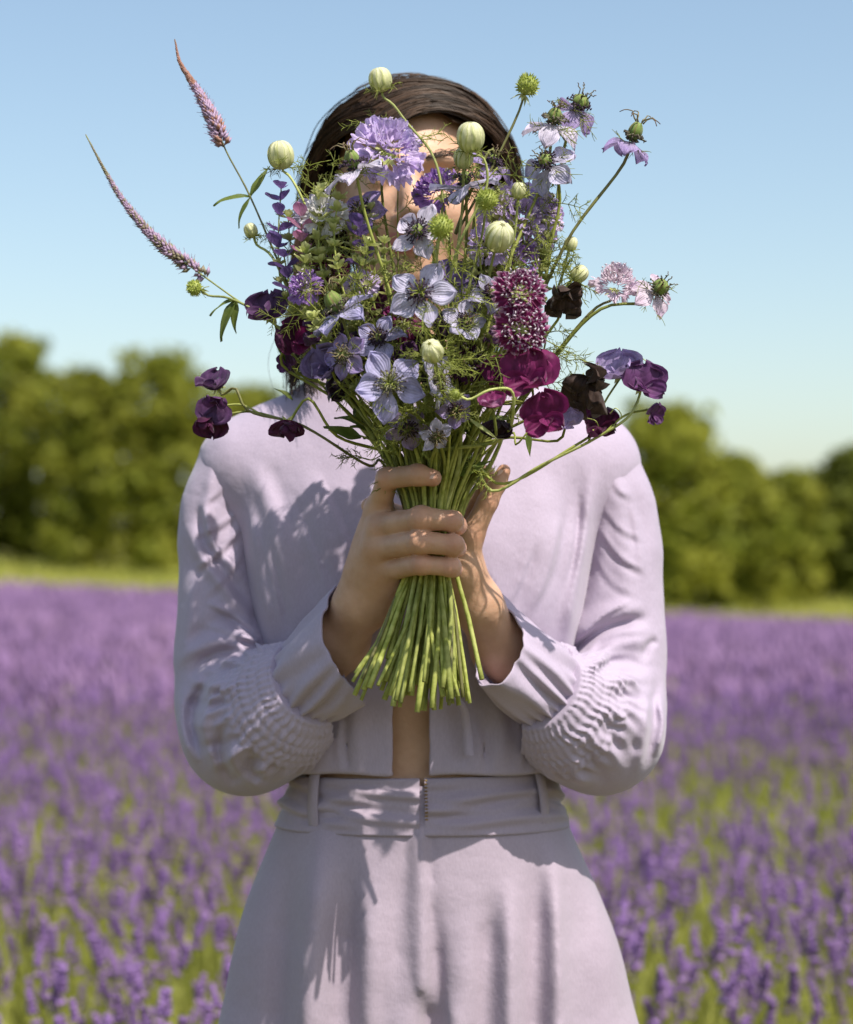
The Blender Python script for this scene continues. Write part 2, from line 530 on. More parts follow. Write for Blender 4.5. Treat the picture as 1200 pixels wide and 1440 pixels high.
LIL = dict(vfreq=30.0, vamt=0.32)
M['nig_lilac'] = petal_mat('nigella_lilac', (0.58, 0.54, 0.68), (0.56, 0.53, 0.70), (0.25, 0.20, 0.42), spots=(0.05, 0.03, 0.12), **LIL)
M['nig_blue'] = petal_mat('nigella_blue', (0.50, 0.47, 0.66), (0.42, 0.39, 0.62), (0.17, 0.13, 0.38), spots=(0.05, 0.03, 0.12), **LIL)
M['nig_white'] = petal_mat('nigella_white', (0.66, 0.62, 0.70), (0.66, 0.60, 0.74), (0.36, 0.28, 0.52), spots=(0.06, 0.03, 0.10), **LIL)
M['nig_pink'] = petal_mat('nigella_pink', (0.72, 0.66, 0.70), (0.72, 0.58, 0.70), (0.45, 0.30, 0.48), spots=(0.10, 0.08, 0.06), **LIL)
M['nig_purple'] = petal_mat('nigella_purple', (0.50, 0.42, 0.60), (0.36, 0.27, 0.52), (0.16, 0.09, 0.32), **LIL)
M['scab_lilac'] = petal_mat('scabious_lilac', (0.52, 0.39, 0.66), (0.68, 0.55, 0.82), (0.30, 0.20, 0.52), 14, 0.3)
M['scab_violet'] = petal_mat('scabious_violet', (0.26, 0.12, 0.40), (0.36, 0.20, 0.52), (0.15, 0.06, 0.30), 14, 0.3)
M['scab_wine'] = petal_mat('scabious_wine', (0.16, 0.012, 0.075), (0.23, 0.02, 0.12), (0.10, 0.005, 0.05), 14, 0.4, edge=(0.60, 0.36, 0.52))
M['scab_pink'] = petal_mat('scabious_pink', (0.70, 0.58, 0.66), (0.76, 0.64, 0.74), (0.6, 0.42, 0.56), 14, 0.3)
M['pin_white'] = leafy('pin_white', (0.66, 0.56, 0.64), (0.76, 0.68, 0.74), trans=0.2, scale=300)
M['pea_purple'] = petal_mat('sweet_pea_purple', (0.085, 0.03, 0.095), (0.10, 0.04, 0.12), (0.045, 0.012, 0.06), 16, 0.4)
M['pea_maroon'] = petal_mat('sweet_pea_maroon', (0.11, 0.015, 0.06), (0.075, 0.010, 0.05), (0.03, 0.004, 0.02), 16, 0.4)
M['pea_magenta'] = petal_mat('sweet_pea_magenta', (0.22, 0.02, 0.12), (0.19, 0.014, 0.10), (0.10, 0.006, 0.06), 16, 0.35)
M['pea_pink'] = petal_mat('sweet_pea_pink', (0.50, 0.26, 0.42), (0.26, 0.05, 0.17), (0.18, 0.02, 0.1), 16, 0.3)
M['pea_violet'] = petal_mat('sweet_pea_violet', (0.19, 0.06, 0.19), (0.13, 0.045, 0.15), (0.06, 0.015, 0.08), 16, 0.4)
M['pea_lilac'] = petal_mat('sweet_pea_lilac', (0.50, 0.42, 0.62), (0.42, 0.32, 0.58), (0.25, 0.16, 0.4), 16, 0.4)
M['pea_blue'] = petal_mat('sweet_pea_blue', (0.16, 0.115, 0.25), (0.22, 0.16, 0.33), (0.10, 0.06, 0.17), 16, 0.4)
M['pea_dry'] = petal_mat('dried_petal', (0.035, 0.018, 0.014), (0.055, 0.03, 0.022), (0.015, 0.008, 0.008), 20, 0.5, trans=0.1, rough=0.7)
M['pea_black'] = petal_mat('dark_petal', (0.03, 0.008, 0.022), (0.022, 0.007, 0.02), (0.01, 0.003, 0.01), 20, 0.4, trans=0.12, rough=0.6)
M['veronica'] = leafy('veronica_floret', (0.34, 0.24, 0.36), (0.46, 0.34, 0.46), tip=(0.5, 0.36, 0.5), trans=0.3, scale=250)
M['veronica_bud'] = leafy('veronica_bud', (0.26, 0.24, 0.13), (0.34, 0.27, 0.2), trans=0.2, scale=250)
M['veronica_rust'] = leafy('veronica_rust', (0.34, 0.16, 0.10), (0.42, 0.24, 0.2), trans=0.2, scale=250)
M['clary_purple'] = petal_mat('clary_purple', (0.20, 0.12, 0.35), (0.19, 0.12, 0.36), (0.09, 0.045, 0.2), 12, 0.4)
M['clary_pink'] = petal_mat('clary_pink', (0.62, 0.36, 0.50), (0.58, 0.22, 0.42), (0.42, 0.12, 0.3), 12, 0.4)
M['clary_green'] = leafy('clary_green', (0.33, 0.38, 0.095), (0.52, 0.54, 0.20), tip=(0.6, 0.62, 0.30), trans=0.35, scale=150)
M['white_petal'] = petal_mat('white_petal', (0.72, 0.72, 0.66), (0.80, 0.78, 0.78), (0.6, 0.55, 0.6), 14, 0.3)

# ------------------------------------------------------------------ the ground
def ground_z(x, y):
    x = np.asarray(x, float); y = np.asarray(y, float)
    d = y + D0
    xs = np.tanh(x / 22.0) * 22.0
    cross = -0.047 * xs * sstep(5, 50, d)
    bank = 0.95 * sstep(52, 66, d) - 0.12 * sstep(8, 50, d)
    far = 0.02 * np.clip(d - 66, 0, 600)
    return cross + bank + far + 0.0 * x

FIELD_END = lambda x: 52.0 - D0 - 0.06 * np.asarray(x)     # where the lavender stops

def build_ground():
    ys = np.concatenate([np.linspace(-25, 10, 60), np.linspace(10.5, 75, 120), np.geomspace(76, 900, 40)])
    xs = np.concatenate([-np.geomspace(700, 31, 25), np.linspace(-30, 30, 121), np.geomspace(31, 700, 25)])
    X, Y = np.meshgrid(xs, ys, indexing='ij')
    Z = ground_z(X, Y) + 0.015 * waves(X, Y, 0 * X, 2.3, 5) * sstep(0.8, 1.6, np.hypot(X, Y))
    m, n, l, out = nt('meadow_soil')
    c1, _ = noise_mix(n, l, (0.075, 0.055, 0.03), (0.12, 0.12, 0.03), 2.2, 6)
    c2, nz = noise_mix(n, l, (0.27, 0.28, 0.06), (0.40, 0.36, 0.12), 0.5, 7)
    geo = n.new('ShaderNodeNewGeometry'); sx = n.new('ShaderNodeSeparateXYZ'); l.new(geo.outputs['Position'], sx.inputs[0])
    col = mixrgb(n, l, maprange(n, l, sx.outputs['Y'], 44, 50), c1, c2)
    p = n.new('ShaderNodeBsdfPrincipled'); l.new(col, p.inputs['Base Color']); p.inputs['Roughness'].default_value = 0.9
    p.inputs['Specular IOR Level'].default_value = 0.15
    bp = n.new('ShaderNodeBump'); bp.inputs['Distance'].default_value = 0.05; l.new(nz.outputs['Fac'], bp.inputs['Height']); l.new(bp.outputs[0], p.inputs['Normal'])
    l.new(p.outputs[0], out.inputs[0])
    b = MB(); b.add(np.stack([X, Y, Z], -1).reshape(-1, 3), grid_faces(len(xs), len(ys))[:, ::-1])
    tag(b.build('ground', m), kind='structure')

# ------------------------------------------------------------------ lavender
M['lav'] = leafy('lavender_bloom', (0.23, 0.125, 0.35), (0.43, 0.26, 0.55), tip=None, trans=0.25, scale=22, rough=0.7, rand=0.25)
M['lav_dark'] = leafy('lavender_calyx', (0.16, 0.09, 0.24), (0.34, 0.20, 0.43), trans=0.2, scale=22, rough=0.7, rand=0.25)
M['lav_far'] = leafy('lavender_bloom_mass', (0.24, 0.135, 0.30), (0.40, 0.245, 0.43), trans=0.25, scale=0.8, rough=0.8, rand=0)
M['lav_green'] = leafy('lavender_stem', (0.26, 0.29, 0.045), (0.42, 0.42, 0.09), trans=0.3, scale=14, rough=0.6, rand=0.15)
M['grass'] = leafy('grass_blade', (0.27, 0.30, 0.05), (0.44, 0.43, 0.10), trans=0.3, scale=1.5, rough=0.6, rand=0)

OCT_V = A_([1, 0, 0], [0, 1, 0], [-1, 0, 0], [0, -1, 0], [0, 0, 1], [0, 0, -1])
OCT_T = np.array([[0, 1, 4], [1, 2, 4], [2, 3, 4], [3, 0, 4], [1, 0, 5], [2, 1, 5], [3, 2, 5], [0, 3, 5]])

def spike_mesh(seed):
    """one lavender flower head, 6 whorls of small blooms and one parted whorl below"""
    r = np.random.default_rng(seed); b = MB()
    n = 6
    for k in range(n):
        z = 0.010 * k + (0.0 if k else -0.012)
        rad = 0.0075 * (1 - 0.09 * k) * r.uniform(0.85, 1.15)
        for j in range(6):
            a = j * 1.047 + k * 0.5 + r.uniform(-0.2, 0.2)
            c = A_(math.cos(a) * rad, math.sin(a) * rad, z + r.uniform(-0.002, 0.002))
            V = OCT_V * A_(0.0042, 0.0042, 0.0078) * r.uniform(0.7, 1.25)
            V = V @ rotx(r.uniform(-0.5, 0.5)).T @ roty(r.uniform(-0.5, 0.5)).T
            b.add(V + c, None, OCT_T, u=r.uniform())
    return b

def plant_geometry(seed, n_spikes=26):
    """stems and leaves of one lavender clump, and where its flower heads sit"""
    r = np.random.default_rng(seed); g = MB(); heads = []
    for i in range(n_spikes):
        a = r.uniform(0, 6.283); rr = 0.17 * math.sqrt(r.uniform())
        base = A_(0.35 * rr * math.cos(a), 0.35 * rr * math.sin(a), 0)
        h = r.uniform(0.34, 0.54)
        lean = A_(math.cos(a), math.sin(a), 0) * rr * 1.35 + A_(r.normal(0, .02), r.normal(0, .02), 0)
        pts = np.array([base, base + lean * 0.45 + A_(0, 0, h * 0.5), base + lean + A_(0, 0, h)])
        tube(g, spline(pts, 5), [0.0022, 0.0018, 0.0016, 0.0014, 0.0012], 3, False)
        d = unit(pts[2] - pts[1])
        heads.append((pts[2], d, r.uniform(0.55, 1.0), r.uniform(0, 6.28)))
    for i in range(130):                                      # grey green leaves
        a = r.uniform(0, 6.283); rr = 0.15 * math.sqrt(r.uniform()); z = r.uniform(0.0, 0.26)
        d = unit(A_(math.cos(a) * 0.6, math.sin(a) * 0.6, r.uniform(0.5, 1.6)))
        p0 = A_(rr * math.cos(a), rr * math.sin(a), z); L = r.uniform(0.07, 0.16)
        sd_ = unit(np.cross(d, A_(r.normal(), r.normal(), r.normal()))) * 0.0035
        V = np.array([p0 - sd_ * .5, p0 + sd_ * .5, p0 + d * L * .6 + sd_, p0 + d * L * .6 - sd_, p0 + d * L + A_(0, 0, -.01)])
        g.add(V, [[0, 1, 2, 3]], [[3, 2, 4]], u=[0, 0, .6, .6, 1])
    return g, heads

def head_frame(d, spin):
    z = unit(d); x = unit(np.cross(A_(0.3, 1, 0.1), z)); y = np.cross(z, x)
    return np.stack([x, y, z], 1) @ rotz(spin)

def build_lavender():
    spikes = [link_mesh for link_mesh in [spike_mesh(s) for s in (1, 2, 3)]]
    sm = [s.mesh('flower_spike') for s in spikes]
    for q, me in enumerate(sm): me.materials.append(M['lav'] if q < 2 else M['lav_dark'])
    variants = []
    for s in range(5):
        g, heads = plant_geometry(100 + s)
        me = g.mesh('foliage'); me.materials.append(M['lav_green'])
        b = MB()
        for i, (p, d, sc, sp) in enumerate(heads):
            b.merge(spikes[i % 3], head_frame(d, sp) * sc, p)
        mm = b.mesh('flower_mass'); mm.materials.append(M['lav'] if s % 2 else M['lav_dark'])
        variants.append((me, mm, heads))
    r = np.random.default_rng(5)
    spots = []
    y = 0.95; row = 0
    while y < 9.6:
        d = y + D0
        half = 640.0 / F_PX * d + 0.25
        x = -half + r.uniform(0, 0.2)
        while x < half:
            xx, yy = x + r.normal(0, 0.05), y + r.normal(0, 0.05)
            pxx = 600 + xx * F_PX / (yy + D0)
            hid = abs(pxx - 600) < 40                     # wholly behind her
            gap = waves(A_(xx), A_(yy), A_(0.), 2.1, 77)[0] > 0.50
            if not hid and not gap: spots.append((xx, yy))
            x += 0.31
        y += 0.34 if y < 5 else 0.42
        row += 1
    spots.sort(key=lambda s: s[1])
    spots = spots[:300]
    for i, (x, y) in enumerate(spots):
        me, mm, heads = variants[int(r.integers(5))]
        sc = r.uniform(0.9, 1.15)
        o = empty('lavender_plant', (x, y, float(ground_z(x, y)) - 0.01), 'lavender clump with purple flower spikes on thin green stems in the field behind the woman',
                  'lavender', 'lavender clumps in the near rows of the field')
        o.rotation_euler = (0, 0, r.uniform(0, 6.28)); o.scale = (sc, sc, sc)
        link('foliage', me, None, o)
        if y < 1.75:                                        # nearest clumps: every flower spike a part
            for q, (p, d, s2, sp) in enumerate(heads):
                h = link('flower_spike', sm[q % 3], None, o)
                R = Matrix(head_frame(d, sp).tolist()).to_4x4()
                h.matrix_local = Matrix.Translation(p) @ R @ Matrix.Scale(s2, 4)
        else:
            link('flower_mass', mm, None, o)['kind'] = 'stuff'
    # beyond: the rest of the field as one mass of flower spikes
    ymax_ind = spots[-1][1]
    b, gb = MB(), MB()
    N = 84000
    d = np.sqrt(r.uniform(2.6 ** 2, 56.0 ** 2, N))
    keep = r.uniform(size=N) < np.clip(14.0 / d, 0.28, 1) * 1.0
    d = d[keep]; n = len(d)
    x = r.uniform(-1, 1, n) * (1200.0 / F_PX * d + 1.2)
    y = d - D0
    ok = (y < FIELD_END(x) - 0.25 + r.normal(0, 0.12, n)) & ((y > ymax_ind - 0.3) | (np.abs(x) > 640.0 / F_PX * d + 0.35)) & (y > 0.8)
    x, y, d = x[ok], y[ok], d[ok]; n = len(x)
    z = ground_z(x, y) + r.uniform(0.36, 0.56, n)
    sz = r.uniform(0.8, 1.5, n) * (1 + d * 0.035)
    V = np.zeros((n, 6, 3)); lean = r.normal(0, 0.012, (n, 2))
    V[:] = OCT_V[None] * (A_(0.013, 0.013, 0.042)[None, None] * sz[:, None, None])
    V[:, :, :2] += (V[:, :, 2:3] / 0.04) * lean[:, None, :]
    V += np.stack([x, y, z], 1)[:, None]
    T = (OCT_T[None] + 6 * np.arange(n)[:, None, None]).reshape(-1, 3)
    b.add(V.reshape(-1, 3), None, T)
    fo = tag(b.build('lavender_field', M['lav_far'], smooth=False), 'mauve mass of lavender flower spikes stretching to the grass strip', 'lavender', kind='stuff')
    # green stems of that mass
    N2 = 48000
    d = np.sqrt(r.uniform(2.6 ** 2, 56.0 ** 2, N2)); x = r.uniform(-1, 1, N2) * (1200.0 / F_PX * d + 1.2); y = d - D0
    ok = (y < FIELD_END(x) - 0.2) & ((y > ymax_ind - 0.3) | (np.abs(x) > 640.0 / F_PX * d + 0.35)) & (y > 0.8)
    x, y, d = x[ok], y[ok], d[ok]; n = len(x)
    z = ground_z(x, y) - 0.02; h = r.uniform(0.28, 0.46, n); w = 0.011 * (1 + 0.05 * d)
    a = r.uniform(0, 3.14, n); c, s_ = np.cos(a) * w, np.sin(a) * w; lx, ly = r.normal(0, .08, n), r.normal(0, .08, n)
    V = np.stack([np.stack([x - c, y - s_, z], 1), np.stack([x + c, y + s_, z], 1), np.stack([x + lx, y + ly, z + h], 1)], 1).reshape(-1, 3)
    gb.add(V, None, np.arange(3 * n).reshape(-1, 3))
    fs = gb.build('stem_mass', M['lav_green'], fo, smooth=False); fs['kind'] = 'stuff'

def build_grass():
    r = np.random.default_rng(9)
    n = 44000
    d = r.uniform(47.5, 66, n); x = r.uniform(-1, 1, n) * (1200.0 / F_PX * d + 2); y = d - D0
    ok = y > FIELD_END(x) - 0.4
    x, y, d = x[ok], y[ok], d[ok]; n = len(x)
    z = ground_z(x, y) - 0.02; h = r.uniform(0.12, 0.42, n); w = r.uniform(0.02, 0.05, n)
    a = r.uniform(0, 3.14, n); c, s_ = np.cos(a) * w, np.sin(a) * w; lx, ly = r.normal(0, .1, n), r.normal(0, .1, n)
    V = np.stack([np.stack([x - c, y - s_, z], 1), np.stack([x + c, y + s_, z], 1), np.stack([x + lx, y + ly, z + h], 1)], 1).reshape(-1, 3)
    b = MB(); b.add(V, None, np.arange(3 * n).reshape(-1, 3))
    tag(b.build('grass', M['grass'], smooth=False), 'strip of dry yellow green grass between lavender and trees', 'grass', kind='stuff')
    # grass and weeds between the near lavender clumps
    n = 24000
    d = np.sqrt(r.uniform(2.9 ** 2, 12.5 ** 2, n)); x = r.uniform(-1, 1, n) * (660.0 / F_PX * d + 0.3); y = d - D0
    z = ground_z(x, y) - 0.02; h = r.uniform(0.16, 0.46, n); w = r.uniform(0.003, 0.007, n)
    a = r.uniform(0, 3.14, n); c, s_ = np.cos(a) * w, np.sin(a) * w; lx, ly = r.normal(0, .07, n), r.normal(0, .07, n)
    p0, p1 = np.stack([x - c, y - s_, z], 1), np.stack([x + c, y + s_, z], 1)
    mid = np.stack([x + lx * .3, y + ly * .3, z + h * .6], 1); tip = np.stack([x + lx, y + ly, z + h], 1)
    cs = np.stack([c, s_, 0 * c], 1)
    V = np.stack([p0, p1, mid + cs * .8, mid - cs * .8, tip], 1).reshape(-1, 3)
    k = 5 * np.arange(n)[:, None]
    b = MB(); b.add(V, k + np.array([[0, 1, 2, 3]]), k + np.array([[3, 2, 4]]))
    tag(b.build('field_grass', M['grass'], smooth=False), 'green grass growing between the lavender clumps', 'grass', kind='stuff')

# ------------------------------------------------------------------ trees
M['bark'] = plain('bark', (0.05, 0.04, 0.025), (0.10, 0.075, 0.05), 8, 0.9, bump=0.5)
M['crown'] = leafy('crown_leaves', (0.185, 0.215, 0.022), (0.335, 0.335, 0.046), trans=0.42, scale=0.7, rough=0.55, rand=0.12, spec=0.2)
M['crown_dark'] = leafy('crown_leaves_dark', (0.125, 0.15, 0.02), (0.20, 0.22, 0.034), trans=0.42, scale=0.7, rough=0.55, rand=0.12, spec=0.2)

def tree(name, px, d, py_top, hw_px, seed, label, mat='crown', bottom=0.06, lumps=64, leaves=150, group='trees along the far edge of the field'):
    r = np.random.default_rng(seed)
    y = d - D0; x = (px - 600) * d / F_PX
    zb = float(ground_z(x, y)) - 0.05
    top = ZC - (py_top - YH) * d / F_PX
    H = top - zb; W = hw_px * 1.15 * d / F_PX
    root = empty(name, (x, y, zb), label, 'tree', group)
    o = A_(x, y, zb)
    t = MB()
    trunk = spline(np.array([[0, 0, 0], [r.normal(0, .1), r.normal(0, .1), H * .35], [r.normal(0, .25), r.normal(0, .25), H * .85]]), 9)
    tube(t, trunk, np.linspace(0.045 * H, 0.008 * H, 9) * 0.6, 8)
    b = MB(); cen = []
    for k in range(lumps):
        h = bottom + (1 - bottom) * (k + 0.5) / lumps
        # crown profile: full from low down, domed at the top
        prof = math.sqrt(max(0.02, 1 - (max(0, h - 0.42) / 0.60) ** 2)) * (0.80 + 0.2 * min(1, h / 0.3))
        a = k * 2.399 + r.uniform(-.4, .4); rr = W * prof * (r.uniform(0.25, 0.92) if k % 4 else 0.15)
        R = W * r.uniform(0.14, 0.40) * (0.65 + 0.35 * prof)
        c = A_(rr * math.cos(a), rr * math.sin(a) * 0.9, min(h * H, H - R * 0.8))
        cen.append(c)
        if k % 2 == 0:
            st = trunk[min(8, int(h * 8))]
            tube(t, spline(np.array([st, (st + c) / 2 + A_(0, 0, -.1), c]), 5), np.linspace(0.012 * H, 0.003 * H, 5), 4, False)
        n = leaves
        v = r.normal(size=(n, 3)); v /= np.linalg.norm(v, axis=1)[:, None]
        bumpy = 1 + 0.45 * waves(v[:, 0], v[:, 1], v[:, 2], 4.5, seed * 50 + k)
        p = c + v * (R * bumpy * np.cbrt(r.uniform(0.2, 1.5, n)))[:, None] * A_(1, 1, 0.85)
        p[:, 2] = np.maximum(p[:, 2], 0.05)
        s = r.uniform(0.07, 0.21, n)
        nn = v + r.normal(0, 0.75, (n, 3)) + A_(0, 0, 0.3); nn /= np.linalg.norm(nn, axis=1)[:, None]
        ax = np.cross(nn, r.normal(size=(n, 3))); ax /= np.linalg.norm(ax, axis=1)[:, None]
        bx = np.cross(nn, ax)
        V = np.stack([p - ax * s[:, None], p + bx * s[:, None] * .55, p + ax * s[:, None], p - bx * s[:, None] * .55], 1)
        V[:, 2] -= nn * (s * 0.3)[:, None]
        b.add(V.reshape(-1, 3), np.arange(4 * n).reshape(-1, 4))
    t.build('trunk', M['bark'], root)
    b.build('crown', M[mat], root, smooth=False)

def build_trees():
    tree('broadleaf_tree', 25, 66, 472, 78, 1, 'tall pale tree with a narrow rounded top at the open end of the tree line', 'crown')
    tree('broadleaf_tree', 120, 63, 520, 92, 2, 'broad bushy tree between the tall pale tree and the round-topped one')
    tree('broadleaf_tree', 232, 64, 498, 90, 3, 'round-topped leafy tree behind the shoulder in shade')
    tree('broadleaf_tree', 345, 68, 545, 85, 4, 'low tree showing between the shaded shoulder and her hair')
    tree('broadleaf_tree', -70, 64, 500, 80, 14, 'leafy tree beyond the tall pale tree', 'crown_dark')
    tree('broadleaf_tree', 455, 70, 560, 80, 15, 'tree standing directly behind the hanging hair', 'crown_dark')
    tree('broadleaf_tree', 945, 60, 572, 92, 5, 'large domed tree behind the sunlit shoulder')
    tree('broadleaf_tree', 1035, 60, 640, 62, 6, 'slender leafy tree next to the large domed tree')
    tree('broadleaf_tree', 1108, 63, 662, 62, 7, 'low sunlit tree in the dip of the tree line')
    tree('broadleaf_tree', 1200, 64, 632, 68, 8, 'darker tree beyond the dip of the tree line', 'crown_dark')
    tree('broadleaf_tree', 830, 66, 600, 75, 16, 'tree mostly covered by the sunlit sleeve', 'crown_dark')
    tree('broadleaf_tree', 1300, 64, 640, 70, 17, 'tree past the darker one at the end of the line')

def build_more_trees():
    for i, (px, d, top, hw) in enumerate(((-180, 65, 505, 85), (-300, 63, 530, 90), (-430, 66, 490, 85), (-550, 64, 520, 90), (1415, 63, 660, 75), (1530, 64, 640, 80), (1650, 62, 665, 80), (1770, 64, 630, 85))):
        tree('broadleaf_tree', px, d, top, hw, 60 + i, 'leafy tree farther along the tree line beside the field', 'crown' if i % 2 else 'crown_dark')

build_ground()
build_lavender()
build_grass()
build_trees()
build_more_trees()

# ------------------------------------------------------------------ the woman
PERSON = empty('person', (0, 0, 0), 'woman in lavender blouse and trousers hiding her face behind a bouquet', 'person')

def px_seg(pts): return [(P(a, b, c), r) for a, b, c, r in pts]

def hand_right(g):
    """her right hand, back of the hand to the camera, four fingers closed round the stems"""
    fingers = [
        [(533, 716, -.212, .0112), (545, 673, -.244, .0098), (588, 668, -.268, .0090), (609, 672, -.266, .0076)],
        [(538, 741, -.220, .0116), (592, 729, -.268, .0103), (637, 733, -.264, .0092), (643, 739, -.246, .0086)],
        [(534, 771, -.216, .0114), (590, 762, -.269, .0101), (638, 766, -.265, .0090), (643, 771, -.246, .0084)],
        [(541, 801, -.206, .0104), (592, 793, -.260, .0092), (634, 797, -.258, .0082), (639, 801, -.243, .0077)],
    ]
    W = P(510, 850, -.168)
    palm = g.chain([(W + A_(.004, 0, .0), .0190), (P(541, 800, -.195), .0180), (P(545, 765, -.204), .0165)], .02)
    for i, f in enumerate(fingers):
        m = P(*f[0][:3])
        palm = smin(palm, g.seg(W + A_(-.009 + .0065 * i, .002, .004), m, .0150, f[0][3] + .0015), .013)
    palm = smin(palm, g.seg(P(510, 800, -.178), P(531, 735, -.195), .011, .010), .012)
    thumb = g.chain(px_seg([(530, 815, -.176, .014), (560, 765, -.176, .0125), (600, 725, -.178, .010), (618, 700, -.180, .008)]), .006)
    d = smin(palm, thumb, .012)
    arm = g.chain([(W, .0205), (P(474, 900, -.128), .0265), (P(410, 970, -.072), .033)], .02)
    d = smin(d, arm, .016)
    ff = None
    for f in fingers:
        c = g.chain(px_seg(f), .0035)
        for q in (1, 2):                                  # knuckle swellings with a crease over them
            j = P(*f[q][:3]); c = smin(c, g.seg(j + A_(0, -.0018, 0), j, f[q][3] - .0006, f[q][3] - .0004), .004)
        for q in (1, 2):                                  # skin creases over the joints
            j = P(*f[q][:3]); ax_ = unit(P(*f[q + 1][:3]) - P(*f[q - 1][:3]))
            along = (g.X - np.float32(j[0])) * ax_[0] + (g.Y - np.float32(j[1])) * ax_[1] + (g.Z - np.float32(j[2])) * ax_[2]
            r2 = (g.X - np.float32(j[0])) ** 2 + (g.Y - np.float32(j[1])) ** 2 + (g.Z - np.float32(j[2])) ** 2
            c = c + (.0007 * np.maximum(0, np.cos(along * 1500)) ** 3 * np.exp(-(along / .0050) ** 2) * (r2 < .0004)).astype(np.float32)
        ff = c if ff is None else smin(ff, c, .0012)
    return smin(d, ff, .0075)

def hand_left(g):
    """her left hand cups the stems from behind, thumb and index point up"""
    W = P(671, 852, -.165)
    arm = g.chain([(P(785, 985, -.085), .033), (P(708, 912, -.125), .0265), (W, .0200)], .02)
    palm = g.chain([(W, .0195), (P(650, 800, -.176), .0165), (P(650, 755, -.172), .0150)], .015)
    palm = smin(palm, g.chain([(W + A_(.004, -.006, .004), .0150), (P(652, 800, -.190), .0135), (P(662, 752, -.196), .0118)], .012), .012)
    palm = smin(palm, g.seg(P(645, 810, -.172), P(635, 765, -.168), .014, .012), .012)
    d = smin(arm, palm, .016)
    thumb = g.chain(px_seg([(662, 755, -.196, .0112), (686, 706, -.203, .0092), (700, 680, -.203, .0080), (709, 662, -.202, .0062)]), .004)
    ix = g.chain(px_seg([(656, 752, -.170, .0105), (672, 706, -.176, .0090), (682, 680, -.180, .0082), (685, 664, -.182, .007)]), .004)
    d = smin(d, smin(thumb, ix, .002), .006)
    for k, (py, tx) in enumerate(((742, 519), (768, 524), (792, 528))):
        c = g.chain(px_seg([(640, py + 6, -.172, .0108), (590, py - 12, -.166, .0098), (545, py - 22, -.172, .0088), (tx, py - 31, -.186, .0074)]), .004)
        d = smin(d, c, .0035)
    return d

JOINTS = [(533, 716, -.212), (545, 673, -.25), (588, 664, -.27), (538, 741, -.225), (592, 729, -.272), (636, 733, -.27), (534, 771, -.22), (590, 762, -.272), (637, 766, -.27), (541, 801, -.21), (592, 793, -.264), (633, 797, -.262),
          (609, 672, -.27), (645, 738, -.25), (645, 771, -.25), (640, 801, -.246), (668, 752, -.2), (689, 706, -.205), (709, 664, -.202)]
def knuckle_red(V):
    w = np.zeros(len(V))
    for j in JOINTS: w = np.maximum(w, np.exp(-((V - P(*j)) ** 2).sum(1) / .0085 ** 2))
    return .55 * w

